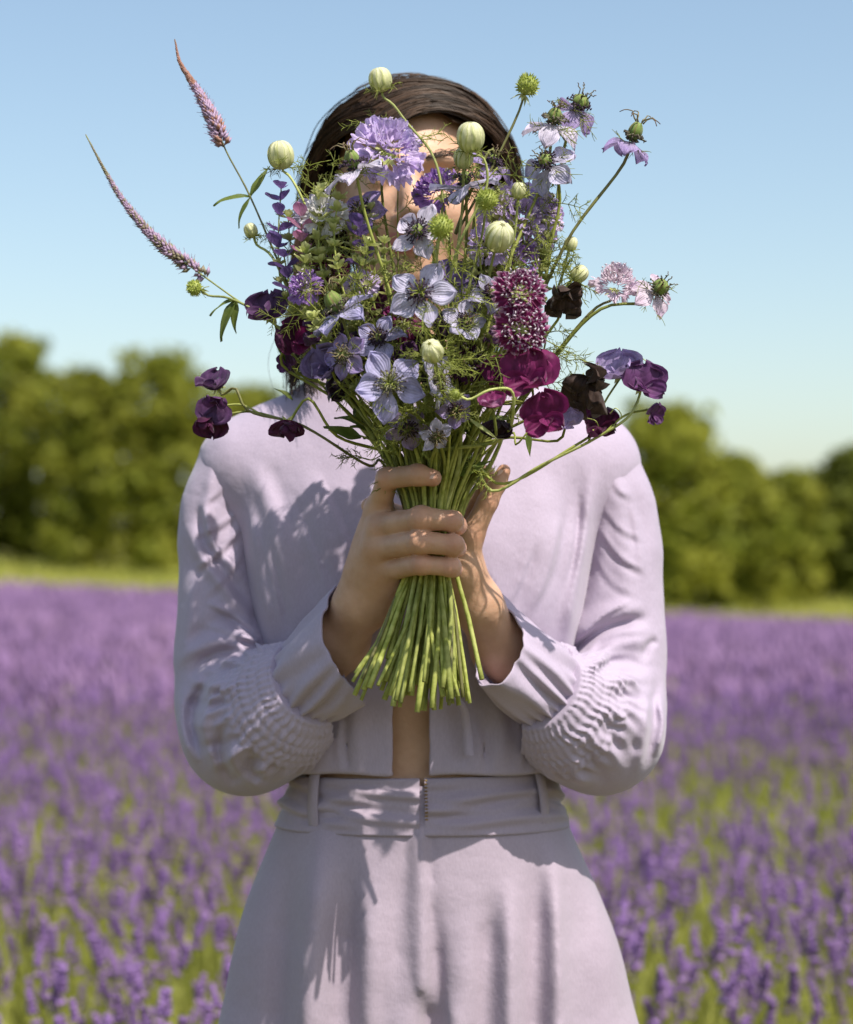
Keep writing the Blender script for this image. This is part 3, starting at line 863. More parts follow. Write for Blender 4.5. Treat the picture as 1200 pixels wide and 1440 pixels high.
def build_body():
    b = MB()
    # hands and forearms
    g = Grid(P(420, 1010, -.30), P(700, 640, -.30) * A_(1, 0, 1) + A_(0, -.09, 0), 0.00135)
    d = hand_right(g)
    d = d - .0005 * np.clip(waves(g.X, g.Y, g.Z, 170.0, 3), -1, 1)
    V, Q = g.mesh(d, 1)
    b.add(V, Q, w=knuckle_red(V))
    g = Grid(P(505, 1010, -.23), P(800, 640, -.23) * A_(1, 0, 1) + A_(0, -.06, 0), 0.0017)
    d = hand_left(g)
    V, Q = g.mesh(d, 2); b.add(V, Q, w=knuckle_red(V))
    # head and neck
    hc = P(579, 268, .005)
    g = Grid(hc - A_(.105, .135, .24), hc + A_(.105, .125, .14), 0.0023)
    skull = g.ell(hc + A_(0, .012, .022), (.076, .094, .098))
    face = g.ell(hc + A_(0, -.022, -.040), (.063, .074, .092))
    d = smin(skull, face, .03)
    d = smin(d, g.ell(hc + A_(0, -.062, -.108), (.022, .020, .018)), .03)                   # chin
    for s in (-1, 1):
        d = smin(d, g.ell(hc + A_(s * .038, -.068, -.042), (.022, .016, .018)), .02)        # cheek bones
        d = smin(d, g.seg(hc + A_(s * .012, -.091, .018), hc + A_(s * .042, -.080, .020), .007, .006), .014)   # brows
        d = -smin(-d, g.ell(hc + A_(s * .031, -.094, -.004), (.017, .010, .011)), .012)     # eye sockets
        d = smin(d, g.ell(hc + A_(s * .031, -.077, -.005), (.0135, .0125, .0115)), .004)    # closed eyelids
        d = smin(d, g.ell(hc + A_(s * .0095, -.099, -.048), (.0075, .008, .007)), .006)     # nostril wings
        d = smin(d, g.ell(hc + A_(s * .077, .010, -.018), (.008, .018, .030)), .006)        # ears
    d = smin(d, g.chain([(hc + A_(0, -.087, .010), .0075), (hc + A_(0, -.101, -.022), .0078), (hc + A_(0, -.112, -.041), .0092)], .006), .010)
    for s in (-1, 1): d = -smin(-d, g.ell(hc + A_(s * .006, -.108, -.053), (.0032, .004, .003)), .003)
    lipz = -.073
    d = smin(d, g.chain([(hc + A_(-.021, -.084, lipz + .0), .0028), (hc + A_(0, -.096, lipz + .004), .0055), (hc + A_(.021, -.084, lipz), .0028)], .004), .006)
    d = smin(d, g.chain([(hc + A_(-.018, -.084, lipz - .004), .003), (hc + A_(0, -.095, lipz - .008), .0062), (hc + A_(.018, -.084, lipz - .004), .003)], .004), .006)
    d = -smin(-d, g.chain([(hc + A_(-.022, -.090, lipz - .001), .0012), (hc + A_(0, -.103, lipz - .0015), .0016), (hc + A_(.022, -.090, lipz - .001), .0012)], .002), .003)
    d = smin(d, g.chain([(hc + A_(0, .018, -.055), .050), (hc + A_(.002, .024, -.15), .049), (hc + A_(.004, .02, -.235), .056)], .02), .025)
    V, Q = g.mesh(d, 2)
    rel = V - hc
    lips = sstep(.026, .020, np.abs(rel[:, 0])) * sstep(.0135, .010, np.abs(rel[:, 2] - lipz + .002)) * (rel[:, 1] < -.08)
    b.add(hc + rel * A_(.96, .96, .86), Q, u=lips * .8)
    # torso, upper arms, legs, feet (mostly under the clothes)
    g = Grid((-.26, -.135, .0), (.26, .125, 1.40), 0.0075)
    sh_l, sh_r = P(352, 668, .01), P(830, 672, .01)
    d = smin(g.ell(P(590, 780, -.005) , (.125, .080, .15)), g.ell(P(592, 1010, -.010), (.108, .080, .17)), .06)
    d = smin(d, g.ell((-.005, .0, .90), (.130, .085, .12)), .06)
    d = smin(d, g.chain([(sh_l, .024), (P(592, 625, .01), .042), (sh_r, .024)], .02), .03)
    d = smin(d, g.chain([(P(592, 610, .015), .050), (P(586, 480, .022), .047)], .03), .03)
    d = smin(d, g.chain([(sh_l, .024), (P(315, 850, -.005), .027), (P(335, 1005, -.035), .029), (P(410, 970, -.072), .031)], .02), .02)
    d = smin(d, g.chain([(sh_r, .024), (P(872, 850, -.005), .027), (P(855, 1005, -.035), .029), (P(785, 985, -.085), .031)], .02), .02)
    for s in (-1, 1):
        d = smin(d, g.chain([((s * .085, .0, .82), .078), ((s * .095, .0, .47), .052), ((s * .10, .015, .09), .034), ((s * .10, .0, .045), .036)], .03), .03)
        d = smin(d, g.chain([((s * .10, .01, .045), .032), ((s * .105, -.09, .03), .028)], .02), .02)
    V, Q = g.mesh(d, 2); V[:, 2] = np.maximum(V[:, 2], 0.012); b.add(V, Q)
    body = b.build('body', M['skin'], PERSON)
    nl = MB()                                             # nail of the index finger and of the upright thumb
    for (px, py, y), d, up, L, W in (((603, 666, -.2735), (1, -.12, -.1), (-.1, .55, .8), .0105, .0082), ((706, 669, -.2085), (.35, 1, .0), (.55, -.1, .8), .0105, .0078)):
        x = facing((d[0], d[1], -d[2])); z = facing(up); z = unit(z - x * (z @ x)); yv = np.cross(z, x)
        u = np.linspace(-.5, .5, 9)[:, None]; v = np.linspace(-1, 1, 9)[None, :]
        w = W / 2 * np.sqrt(np.maximum(.25, 1 - (np.maximum(0, np.abs(u) - .25) / .32) ** 2))
        p = P(px, py, y) + (x * (u * L)[..., None] + yv * (w * v)[..., None] + z * ((-.0016 * v ** 2 - .0008 * u) * np.ones_like(w))[..., None])
        nl.add(p.reshape(-1, 3), grid_faces(9, 9))
    nl.build('fingernail', M['nail'], body)
    return body

# ------------------------------------------------------------------ blouse
def prof(z, rows, col):
    r = np.array(sorted([(P(0, a, 0)[2],) + tuple(b) for a, *b in rows]))
    return np.interp(z, r[:, 0], r[:, col + 1])

TORSO = [  # picture row, centre px, half width px, front y, back y
    (560, 588, 110, -.030, .075), (600, 588, 185, -.050, .085), (640, 588, 222, -.076, .088), (700, 588, 240, -.100, .09), (760, 588, 246, -.116, .09),
    (850, 588, 232, -.120, .086), (920, 588, 214, -.115, .082), (1000, 590, 206, -.110, .082), (1110, 592, 208, -.108, .085)]

def torso_sdf(g):
    z = g.ax[2]
    cx = (prof(z, TORSO, 0) - 600) * .0007; hw = prof(z, TORSO, 1) * .0007
    fr, bk = prof(z, TORSO, 2), prof(z, TORSO, 3)
    for a in (cx, hw, fr, bk):                           # soften the profile
        k = np.ones(15) / 15; a[7:-7] = np.convolve(a, k, 'valid')
    cy, hd = (fr + bk) / 2, (bk - fr) / 2
    f32 = lambda a: a.astype(np.float32)[None, None, :]
    ex = np.abs((g.X - f32(cx)) / f32(hw)); ey = np.abs((g.Y - f32(cy)) / f32(hd))
    e = 2.35
    q = (ex ** e + ey ** e + 1e-9) ** (1 / e)
    return (q - 1) * f32(np.minimum(hw, hd * 1.15))

def build_blouse():
    # --- torso panel
    zt, zb = P(0, 545, 0)[2], P(0, 1125, 0)[2]
    g = Grid((-.235, -.165, zb), (.215, .115, zt + .01), 0.0021)
    d = torso_sdf(g)
    sh = g.chain([(P(352, 655, .005), .052), (P(500, 608, .012), .062), (P(590, 602, .014), .066), (P(682, 608, .012), .062), (P(826, 655, .005), .052)], .02)
    d = smin(d, sh, .045)
    X1, Z1 = g.ax[0], g.ax[2]
    st = lambda pts, w, h, y=-.10: stroke(X1, Z1, pts, w, h, y)
    f = 0
    f = f + st([(345, 640), (385, 740), (400, 850)], 16, .0045) + st([(372, 650), (425, 760), (440, 880)], 13, -.0030)
    f = f + st([(420, 640), (462, 760), (470, 900)], 18, .0030)
    f = f + st([(520, 900), (500, 1000), (505, 1090)], 14, .004) + st([(455, 960), (450, 1090)], 16, .003)
    f = f + st([(838, 650), (828, 740), (806, 850), (795, 920)], 10, .006) + st([(815, 660), (800, 760), (780, 860)], 14, -.003)
    f = f + st([(760, 650), (768, 760), (745, 880)], 22, .003) + st([(720, 660), (720, 790)], 20, -.002)
    f = f + st([(690, 960), (705, 1020), (700, 1090)], 12, .004) + st([(640, 985), (650, 1090)], 10, -.003) + st([(748, 1000), (760, 1085)], 12, .004)
    f = f + st([(345, 700), (362, 800), (385, 905)], 9, .005)
    for c3 in (((400, 690), (432, 760), (468, 838)), ((440, 660), (478, 740), (500, 800)), ((748, 760), (728, 820), (706, 862)), ((790, 720), (772, 800), (742, 868)), ((430, 1010), (424, 1050), (426, 1088)), ((480, 1000), (476, 1045), (480, 1088)),
               ((668, 1010), (676, 1050), (672, 1088)), ((728, 1000), (736, 1045), (732, 1086)), ((370, 760), (385, 830), (398, 890)), ((812, 690), (806, 760), (792, 830))):
        f = f + st(list(c3), 5, .0026) + st([(a + 9, b_ + 2) for a, b_ in c3], 5, -.0024)
    nz = .0016 * waves(g.X, g.Y * .5, g.Z * .45, 30, 21) + .0008 * waves(g.X, g.Y, g.Z * .6, 75, 22)
    front = sstep(.04, -.02, g.Y)
    d = d - f[:, None, :] * front - nz
    # hem: cut level, hollow, front slit
    hem = P(0, 1091, -.10)[2] + .0012 * np.sin(g.X * 60) + .004 * (g.X > .02) * 0
    d = np.maximum(d, hem - g.Z)
    inner = d + .0042
    hollow = np.maximum(inner, g.Z - (hem + .10))
    d = np.maximum(d, -hollow)
    sx = P(578, 1040, -.11)[0]
    sw = .0165 * sstep(P(0, 915, -.11)[2], P(0, 1000, -.11)[2], g.Z)
    slit = np.maximum(np.abs(g.X - sx - .12 * (hem - g.Z) * 0) - sw, g.Y + .06)
    d = np.maximum(d, -slit)
    # neck opening
    d = np.maximum(d, -np.maximum(g.seg(P(586, 590, .01), P(584, 500, .01), .060, .060), -1e9))
    V, Q = g.mesh(d, 7)
    b = MB(); b.add(V, Q)
    blouse = b.build('blouse', M['cloth'], PERSON)
    # collar band
    cb = MB(); n = 64; th = np.linspace(0, 2 * np.pi, n, endpoint=False); rows = []
    for k, (r, z) in enumerate(((.064, 592), (.0655, 580), (.064, 566), (.0625, 560), (.0595, 561), (.0585, 575))):
        c = P(586, z, .012)
        rows.append(np.stack([c[0] + r * np.cos(th), c[1] + r * .95 * np.sin(th), c[2] + .006 * np.sin(th) + .0 * th], 1))
    cb.add(np.concatenate(rows), grid_faces(len(rows), n, True)[:, ::-1])
    cb.build('collar', M['cloth'], blouse)
    # --- sleeves
    sleeves = []
    for side in (0, 1):
        if side == 0:
            up = [(338, 655, .004, .044), (312, 715, .002, .0345), (308, 770, -.002, .0335), (315, 850, -.008, .0375), (320, 925, -.016, .0440), (318, 980, -.03, .0410)]
            fore = [(324, 985, -.028, .0500), (347, 1026, -.05, .0560), (380, 1005, -.085, .053), (405, 985, -.105, .044), (432, 962, -.122, .036)]
            E, N = P(345, 1030, -.05), P(434, 960, -.122)
            lo, hi = P(215, 1145, 0) * A_(1, 0, 1) + A_(0, -.20, 0), P(475, 600, 0) * A_(1, 0, 1) + A_(0, .075, 0)
        else:
            up = [(838, 660, .004, .044), (862, 720, .002, .0365), (870, 785, -.002, .0365), (869, 860, -.008, .0385), (867, 930, -.016, .0430), (868, 985, -.03, .0430)]
            fore = [(860, 990, -.028, .0520), (844, 1026, -.05, .0560), (812, 1010, -.085, .053), (790, 990, -.105, .045), (766, 966, -.122, .037)]
            E, N = P(848, 1030, -.05), P(764, 964, -.122)
            lo, hi = P(725, 1145, 0) * A_(1, 0, 1) + A_(0, -.20, 0), P(965, 600, 0) * A_(1, 0, 1) + A_(0, .075, 0)
        g = Grid(lo, hi, 0.00165)
        du = g.chain(px_seg(up), .03)
        df = g.chain(px_seg(fore), .03)
        axis = unit(E - N)
        ref = unit(np.cross(axis, A_(0, 0, 1))); ref2 = np.cross(axis, ref)
        dx, dy, dz = g.X - np.float32(N[0]), g.Y - np.float32(N[1]), g.Z - np.float32(N[2])
        s = (dx * axis[0] + dy * axis[1] + dz * axis[2]).astype(np.float32)
        a1 = dx * ref[0] + dy * ref[1] + dz * ref[2]; a2 = dx * ref2[0] + dy * ref2[1] + dz * ref2[2]
        th = np.arctan2(a2, a1).astype(np.float32)
        band = 0.050
        # shirring: rows of elastic, puckers between them
        row = s / 0.0104
        ri = np.floor(row)
        cell = np.abs(np.sin(np.pi * row))
        puck = 0.5 + 0.5 * np.cos(th * 48 + 1.1 * np.sin(s * 260 + th * 3) + 1.0 * np.sin(s * 120 - th * 4 + 1) + 1.2 * np.sin(th * 4 + side))
        amp = 1 + .35 * np.sin(th * 7 + s * 120) * np.sin(th * 3 - s * 70)
        inb = sstep(-.010, .002, s) * sstep(band + .006, band - .002, s)
        disp = inb * amp * (.0026 * (.66 + .34 * cell ** .7) * puck - .0012 * (1 - cell) ** 3)
        # gathers running out of the band into the sleeve
        gs = sstep(band - .004, band + .008, s) * sstep(.088, .056, s)
        dec1, dec2 = np.exp(-((s - band) / .032) ** 2), np.exp(-((s - band - .02) / .060) ** 2)
        disp = disp + gs * (.0022 * dec1 * np.cos(th * 32 + 1.2 * np.sin(th * 3 + s * 30)) + .0016 * dec2 * np.cos(th * 15 + 1.5 * np.sin(th * 2 + 1 + side) + s * 14)
                            + .0010 * dec2 * np.cos(th * 23 + 2.0 * np.sin(th * 3 + 2) - s * 22))
        df = df - disp * sstep(.014, .034, np.sqrt(a1 * a1 + a2 * a2))
        del s, a1, a2, th, row, ri, cell, puck, amp, inb, disp, gs, dec1, dec2
        d = smin(du, df, .014)
        X1, Z1 = g.ax[0], g.ax[2]
        st = lambda pts, w, h, y=-.04: stroke(X1, Z1, pts, w, h, y)
        if side == 0:
            f = st([(262, 735), (288, 790), (330, 838), (378, 893)], 9, .0060) + st([(318, 800), (345, 850), (375, 885)], 9, -.0055)
            f = f + st([(300, 640), (292, 720), (300, 800)], 9, .0035) + st([(322, 690), (322, 790)], 8, -.003)
            f = f + st([(250, 935), (290, 905), (345, 895), (382, 905)], 9, .0060) + st([(262, 905), (310, 872), (350, 868)], 10, -.0040)
            f = f + st([(300, 940), (276, 1000), (290, 1060)], 9, -.0075) + st([(318, 950), (298, 1010), (315, 1080)], 8, .0050) + st([(262, 960), (262, 1020), (285, 1070)], 9, .005)
            f = f + st([(272, 800), (268, 880), (258, 930)], 9, .0035)
            f = f + st([(285, 700), (300, 760), (338, 815)], 7, .0045) + st([(278, 712), (290, 765), (318, 808)], 6, -.0040)
            for j, (a, c) in enumerate((((352, 935), (285, 925)), ((346, 955), (270, 955)), ((344, 975), (262, 985)), ((346, 995), (268, 1015)), ((352, 1015), (285, 1045)), ((360, 1032), (305, 1072)), ((372, 1048), (330, 1092)), ((388, 1062), (358, 1104)))):
                m_ = ((a[0] + c[0]) / 2 + 3, (a[1] + c[1]) / 2 + 5)
                f = f + st([a, m_, c], 7.5, .0034 if j % 2 else -.0036)
            f = f + st([(265, 985), (300, 940), (340, 925)], 7, .0025) + st([(270, 950), (300, 920), (340, 912)], 6, -.0045)
            f = f + st([(330, 1000), (318, 1050), (335, 1100)], 7, -.0050) + st([(345, 1010), (338, 1060), (360, 1098)], 7, .0040) + st([(365, 1040), (362, 1075), (385, 1092)], 6, -.0035)
        else:
            f = st([(797, 925), (826, 900), (860, 880), (908, 868)], 7, -.0095) + st([(800, 905), (850, 862), (905, 850)], 11, .0050) + st([(815, 935), (860, 905), (918, 895)], 12, .0050)
            f = f + st([(850, 640), (872, 740), (880, 840)], 14, .0030) + st([(842, 700), (835, 780), (815, 870)], 8, -.004) + st([(895, 680), (906, 790)], 12, -.002)
            f = f + st([(905, 960), (897, 1010), (888, 1085)], 8, .0040) + st([(922, 950), (912, 1010), (903, 1070)], 7, -.0035)
            for j, (a, c) in enumerate((((826, 940), (902, 922)), ((832, 955), (918, 952)), ((835, 972), (922, 985)), ((833, 990), (912, 1022)), ((828, 1006), (895, 1052)), ((818, 1020), (872, 1080)), ((804, 1034), (848, 1098)), ((788, 1046), (818, 1100)))):
                m_ = ((a[0] + c[0]) / 2, (a[1] + c[1]) / 2 - 4)
                f = f + st([a, m_, c], 8.5, .0028 if j % 2 else -.0030)
            f = f + st([(832, 975), (862, 1000), (878, 1050)], 6, .0015) 
            f = f + st([(918, 975), (926, 1010), (915, 1060)], 6, .0045) + st([(900, 930), (912, 905), (925, 900)], 6, -.004) + st([(862, 655), (893, 740), (905, 820)], 8, .0030) + st([(880, 690), (893, 780)], 6, -.0028)
        if side == 0:
            cr = [((380, 900), (335, 868), (292, 845)), ((378, 908), (330, 886), (284, 876)), ((372, 918), (325, 905), (272, 918)), ((336, 718), (305, 742), (274, 752)), ((340, 740), (310, 775), (276, 800)), ((345, 770), (318, 812), (285, 842)), ((330, 660), (310, 690), (288, 708))]
        else:
            cr = [((802, 918), (845, 866), (892, 838)), ((805, 925), (855, 890), (912, 884)), ((812, 932), (862, 920), (918, 925)), ((842, 705), (870, 742), (902, 758)), ((838, 735), (868, 780), (905, 802)), ((832, 770), (858, 815), (898, 838)), ((848, 655), (870, 690), (892, 700))]
        for j, c3 in enumerate(cr):
            k_ = (1.0, .8, .6, .55, .9, .35, .5)[j % 7] * (.75 if side else 1)
            f = f + st(list(c3), 5.0, .0030 * k_) + st([(a, b_ + 8 + 2 * (j % 3)) for a, b_ in c3], 5.0, -.0028 * k_)
        nz = .0014 * waves(g.X, g.Y, g.Z * .6, 42, 31 + side) + .0006 * waves(g.X, g.Y, g.Z, 95, 33 + side)
        d = d - f[:, None, :] * sstep(.03, -.01, g.Y) - nz
        # open end at the cuff
        sN = dx * axis[0] + dy * axis[1] + dz * axis[2]
        d = np.maximum(d, -(sN + .004))
        V, Q = g.mesh(d, 1)
        b = MB(); b.add(V, Q)
        sleeves.append(b.build('sleeve', M['cloth'], blouse))
        del d, du, df, dx, dy, dz, sN, nz
        # --- cuff: a frill opening out from the shirred band
        if side == 0:
            edge = [(474, 824, -.150), (458, 845, -.170), (451, 872, -.186), (459, 910, -.196), (476, 946, -.197), (500, 976, -.188), (514, 990, -.170), (506, 985, -.150), (488, 955, -.132), (474, 910, -.120), (468, 865, -.122), (470, 836, -.134)]
        else:
            edge = [(690, 822, -.140), (712, 846, -.150), (733, 872, -.168), (737, 905, -.186), (726, 938, -.197), (706, 962, -.200), (684, 968, -.188), (672, 950, -.165), (672, 915, -.140), (676, 870, -.126), (680, 838, -.128)]
        n = 220
        ce = np.array([P(*e) for e in edge]); ce = spline(np.vstack([ce, ce[:1]]), n + 1)[:-1]
        cm = ce.mean(0)
        t = np.arange(n) / n * 2 * np.pi
        # ring on the band, matched by angle about the axis
        rel = ce - cm
        ang = np.arctan2(rel @ ref2, rel @ ref)
        rb = .0385
        rad_dir = np.cos(ang)[:, None] * ref + np.sin(ang)[:, None] * ref2
        ring = N + axis * .004 + rad_dir * rb
        K = 22; rows = []
        for k in range(K):
            u = k / (K - 1)
            bl = u ** 1.15
            p = ring * (1 - bl) + ce * bl
            p = p + rad_dir * (.0035 * math.sin(math.pi * min(1, u * 1.0)) * (1 if u < 1 else 1))
            ruff = (.0026 * np.sin(t * 21 + 1.3 * np.sin(3 * t)) * math.exp(-(u / .35) ** 2) + .0024 * (u ** .7) * np.sin(t * 5 + 1.7 * np.sin(2 * t + side))
                    + .0026 * math.sin(math.pi * u) * np.sin(t * 12 + 2 * np.sin(3 * t)) + .0007 * u * np.sin(t * 15 + 2 * np.sin(3 * t)))
            p = p + rad_dir * ruff[:, None] - axis * (.0010 * u * np.sin(t * 7 + 1))[:, None]
            rows.append(p)
        # rolled hem: thick edge turned inwards
        outer = np.array(rows)
        inn = [outer[-1] - axis * .0010 - rad_dir * .0006, outer[-1] - axis * .0006 - rad_dir * .0022]
        inn += [outer[k] - rad_dir * .0024 for k in range(K - 2, 3, -1)]
        allr = np.concatenate([outer, np.array(inn)])
        if side == 1: pass
        b = MB(); b.add(allr.reshape(-1, 3), grid_faces(len(allr), n, True))
        b.build('cuff', M['cloth'], blouse)
    # tie ribbon hanging in front
    tb = MB()
    c = spline(np.array([P(628, 975, -.130), P(650, 990, -.136), P(657, 1020, -.128), P(660, 1062, -.125)]), 14)
    for w0, w1 in ((.0, 1),):
        w = np.linspace(.003, .0055, 14)
        L = c - A_(1, 0, 0) * w[:, None]; R = c + A_(.8, -.5, 0) * w[:, None]; R2 = R + A_(0, .0012, 0); L2 = L + A_(0, .0012, 0)
        tb.add(np.stack([L, R, R2, L2], 1).reshape(-1, 3), grid_faces(14, 4, True))
    tb.build('tie', M['cloth'], blouse)

# ------------------------------------------------------------------ trousers
HIP = [(1070, 594, 180, -.100, .078), (1100, 594, 185, -.102, .080), (1150, 594, 200, -.106, .088), (1200, 594, 224, -.111, .098), (1260, 597, 250, -.115, .105), (1330, 603, 275, -.118, .108),
       (1440, 606, 296, -.116, .108), (1600, 606, 304, -.112, .104), (1700, 606, 308, -.11, .1)]

def build_trousers():
    zt = P(0, 1085, 0)[2]
    g = Grid((-.27, -.155, .03), (.27, .145, zt), 0.0029)
    z = g.ax[2]
    cx = (prof(z, HIP, 0) - 600) * .0007; hw = prof(z, HIP, 1) * .0007; fr, bk = prof(z, HIP, 2), prof(z, HIP, 3)
    for a in (cx, hw, fr, bk): a[8:-8] = np.convolve(a, np.ones(17) / 17, 'valid')
    cy, hd = (fr + bk) / 2, (bk - fr) / 2
    f32 = lambda a: a.astype(np.float32)[None, None, :]
    e = 2.2
    q = (np.abs((g.X - f32(cx)) / f32(hw)) ** e + np.abs((g.Y - f32(cy)) / f32(hd)) ** e + 1e-9) ** (1 / e)
    hips = (q - 1) * f32(np.minimum(hw, hd * 1.15))
    hips = np.maximum(hips, .62 - g.Z)
    legs = None
    for s in (-1, 1):
        l_ = g.chain([((s * .103 + .003, -.005, .66), .103), ((s * .112 + .003, .0, .40), .104), ((s * .118 + .003, .005, .06), .112)], .03)
        l_ = np.maximum(l_, .045 - g.Z)
        legs = l_ if legs is None else smin(legs, l_, .012)
    d = smin(hips, legs, .05)
    X1, Z1 = g.ax[0], g.ax[2]
    st = lambda pts, w, h, y=-.11, t=.3: stroke(X1, Z1, pts, w, h, y, t)
    f = st([(452, 1165), (446, 1250), (436, 1350), (425, 1560)], 26, .0210)                              # front pleats
    f = f + st([(492, 1225), (486, 1330), (480, 1560)], 19, -.0135, t=.35) + st([(518, 1215), (520, 1330), (518, 1560)], 16, .0090, t=.35)
    f = f + st([(566, 1190), (560, 1300), (562, 1405)], 11, -.0060) + st([(590, 1160), (593, 1290), (594, 1405)], 10, .0070, t=.08) + st([(612, 1260), (617, 1400), (622, 1560)], 11, -.0130)
    f = f + st([(660, 1290), (655, 1400), (650, 1560)], 22, .0060) + st([(691, 1250), (685, 1340), (678, 1560)], 17, -.0135) + st([(715, 1240), (717, 1340), (716, 1560)], 13, .0110)
    f = f + st([(754, 1215), (753, 1320), (752, 1560)], 17, -.0135) + st([(780, 1190), (784, 1320), (788, 1560)], 13, .0110) + st([(818, 1230), (826, 1350), (838, 1560)], 22, -.0040)
    f = f + st([(766, 1160), (770, 1230)], 5, .0015) + st([(446, 1168), (448, 1240)], 5, .0015)
    f = f + st([(601, 1395), (602, 1470), (603, 1640)], 11, -.0220, t=.2) + st([(575, 1410), (560, 1470), (545, 1560)], 16, .006) + st([(632, 1380), (640, 1470), (648, 1560)], 14, .006)
    f = f + st([(400, 1220), (385, 1330), (370, 1560)], 22, .004) + st([(405, 1215), (385, 1560)], 24, -.0130)
    f = f + st([(571, 1168), (574, 1340), (580, 1385), (594, 1404)], 3.5, -.0030, t=.1) + st([(606, 1168), (607, 1300), (606, 1402)], 4, -.0040, t=.1)
    nz = .0022 * waves(g.X, g.Y, g.Z * .22, 26, 41) + .0007 * waves(g.X, g.Y, g.Z * .5, 80, 42)
    d = d - f[:, None, :] * sstep(.02, -.03, g.Y) - nz * sstep(zt, zt - .10, g.Z)
    V, Q = g.mesh(d, 9)
    b = MB(); b.add(V, Q)
    tr = b.build('trousers', M['cloth_trousers'], PERSON)
    # waistband, open at the fly; crumpled in soft horizontal creases
    def band_pt(th, py, off):
        zz = P(0, py, 0)[2]
        c, w = (prof(zz, HIP, 0) - 600) * .0007, prof(zz, HIP, 1) * .0007
        f_, k_ = prof(zz, HIP, 2), prof(zz, HIP, 3)
        cs, sn = np.cos(th), np.sin(th)
        e2 = 2 / 2.2
        return np.stack([c + (w + off) * np.sign(cs) * np.abs(cs) ** e2, (f_ + k_) / 2 + ((k_ - f_) / 2 + off) * np.sign(sn) * np.abs(sn) ** e2, np.full_like(th, zz)], 1)
    n, rowsN = 420, 26
    gap = 0.012
    th = np.linspace(-np.pi / 2 + gap, 1.5 * np.pi - gap, n)
    rows = []
    for k in range(rowsN):
        u = k / (rowsN - 1)
        py = 1158 - 74 * u
        cre = .0030 * np.sin(u * 13 + 2.2 * np.sin(th * 2.3) + .8 * np.sin(th * 7)) * math.sin(math.pi * u) + .0014 * np.sin(u * 27 + 3 * np.sin(th * 3.1) + th * 5) * math.sin(math.pi * u)
        rr = band_pt(th, py, .0022 + .0012 * math.sin(math.pi * u))
        cen = np.array([rr[:, 0].mean(), rr[:, 1].mean(), 0])
        o = rr - cen; o[:, 2] = 0; o /= np.linalg.norm(o, axis=1)[:, None]
        p = rr + o * cre[:, None]
        p[:, 2] += .0022 * np.sin(th * 1.0 + 2) * u + .0012 * np.sin(th * 6) * (1 - abs(2 * u - 1))
        rows.append(p)
    o = rows[-1] - rows[-1].mean(0); o[:, 2] = 0; o /= np.linalg.norm(o, axis=1)[:, None]
    rows += [rows[-1] - o * .0015 + A_(0, 0, .0012), rows[-1] - o * .004 + A_(0, 0, .0004), rows[-1] - o * .005 - A_(0, 0, .03)]
    rows.insert(0, rows[0] - (o * .0030))
    b = MB(); b.add(np.array(rows).reshape(-1, 3), grid_faces(len(rows), n))
    b.build('waistband', M['cloth_trousers'], tr)
    # belt loops: narrow folded strips standing off the waistband
    for px, tilt in ((447, .02), (757, -.13), (330, 0), (865, 0)):
        if px in (330, 865):
            base = band_pt(A_(math.pi / 2 - (.55 if px == 865 else -.55)), 1120, .0)[0]; nrm = A_(0, 1, 0); side_v = A_(1, 0, 0)
        else:
            thv = np.linspace(-math.pi + .05, -.05, 400); pp = band_pt(thv, 1120, .0)
            scr = 600 + pp[:, 0] * F_PX / (pp[:, 1] + D0); i = int(np.argmin(abs(scr - px)))
            base = pp[i]; tv_ = unit(pp[min(399, i + 1)] - pp[i - 1]); side_v = tv_; nrm = unit(np.cross(tv_, A_(0, 0, 1)))
            if nrm[1] > 0: nrm = -nrm
        L = []
        for u in np.linspace(0, 1, 13):
            py = 1171 - 84 * u
            off = .0060 + .0028 * math.sin(math.pi * u) if 0 < u < 1 else .0036
            zz = P(0, py, -.1)[2]
            c = A_(base[0], base[1], 0) + nrm * off + A_(0, 0, zz) + side_v * tilt * (u - .5) * .06
            L.append([c - side_v * .0058 - nrm * .0022, c - side_v * .0052, c + side_v * .0052, c + side_v * .0058 - nrm * .0022])
        b = MB(); b.add(np.array(L).reshape(-1, 3), np.vstack([grid_faces(13, 4, True), [[0, 1, 2, 3], [51, 50, 49, 48]]]))
        b.build('belt_loop', M['cloth_trousers'], tr)
    def front_y(px, py):
        zz = P(0, py, 0)[2]; c, w = (prof(zz, HIP, 0) - 600) * .0007, prof(zz, HIP, 1) * .0007
        f_, k_ = prof(zz, HIP, 2), prof(zz, HIP, 3)
        x = abs(((px - 600) * .00067 - c) / w)
        return (f_ + k_) / 2 - (k_ - f_) / 2 * (1 - x ** 2.2) ** (1 / 2.2)
    b = MB()
    for k in range(12):
        c = P(599 + .1 * k, 1098 + 5.0 * k, front_y(599, 1100 + 5 * k) - .006)
        b.add(OCT_V * A_(.0022, .0012, .0011) + c, None, OCT_T)
    b.build('zip', M['brass'], tr, smooth=False)

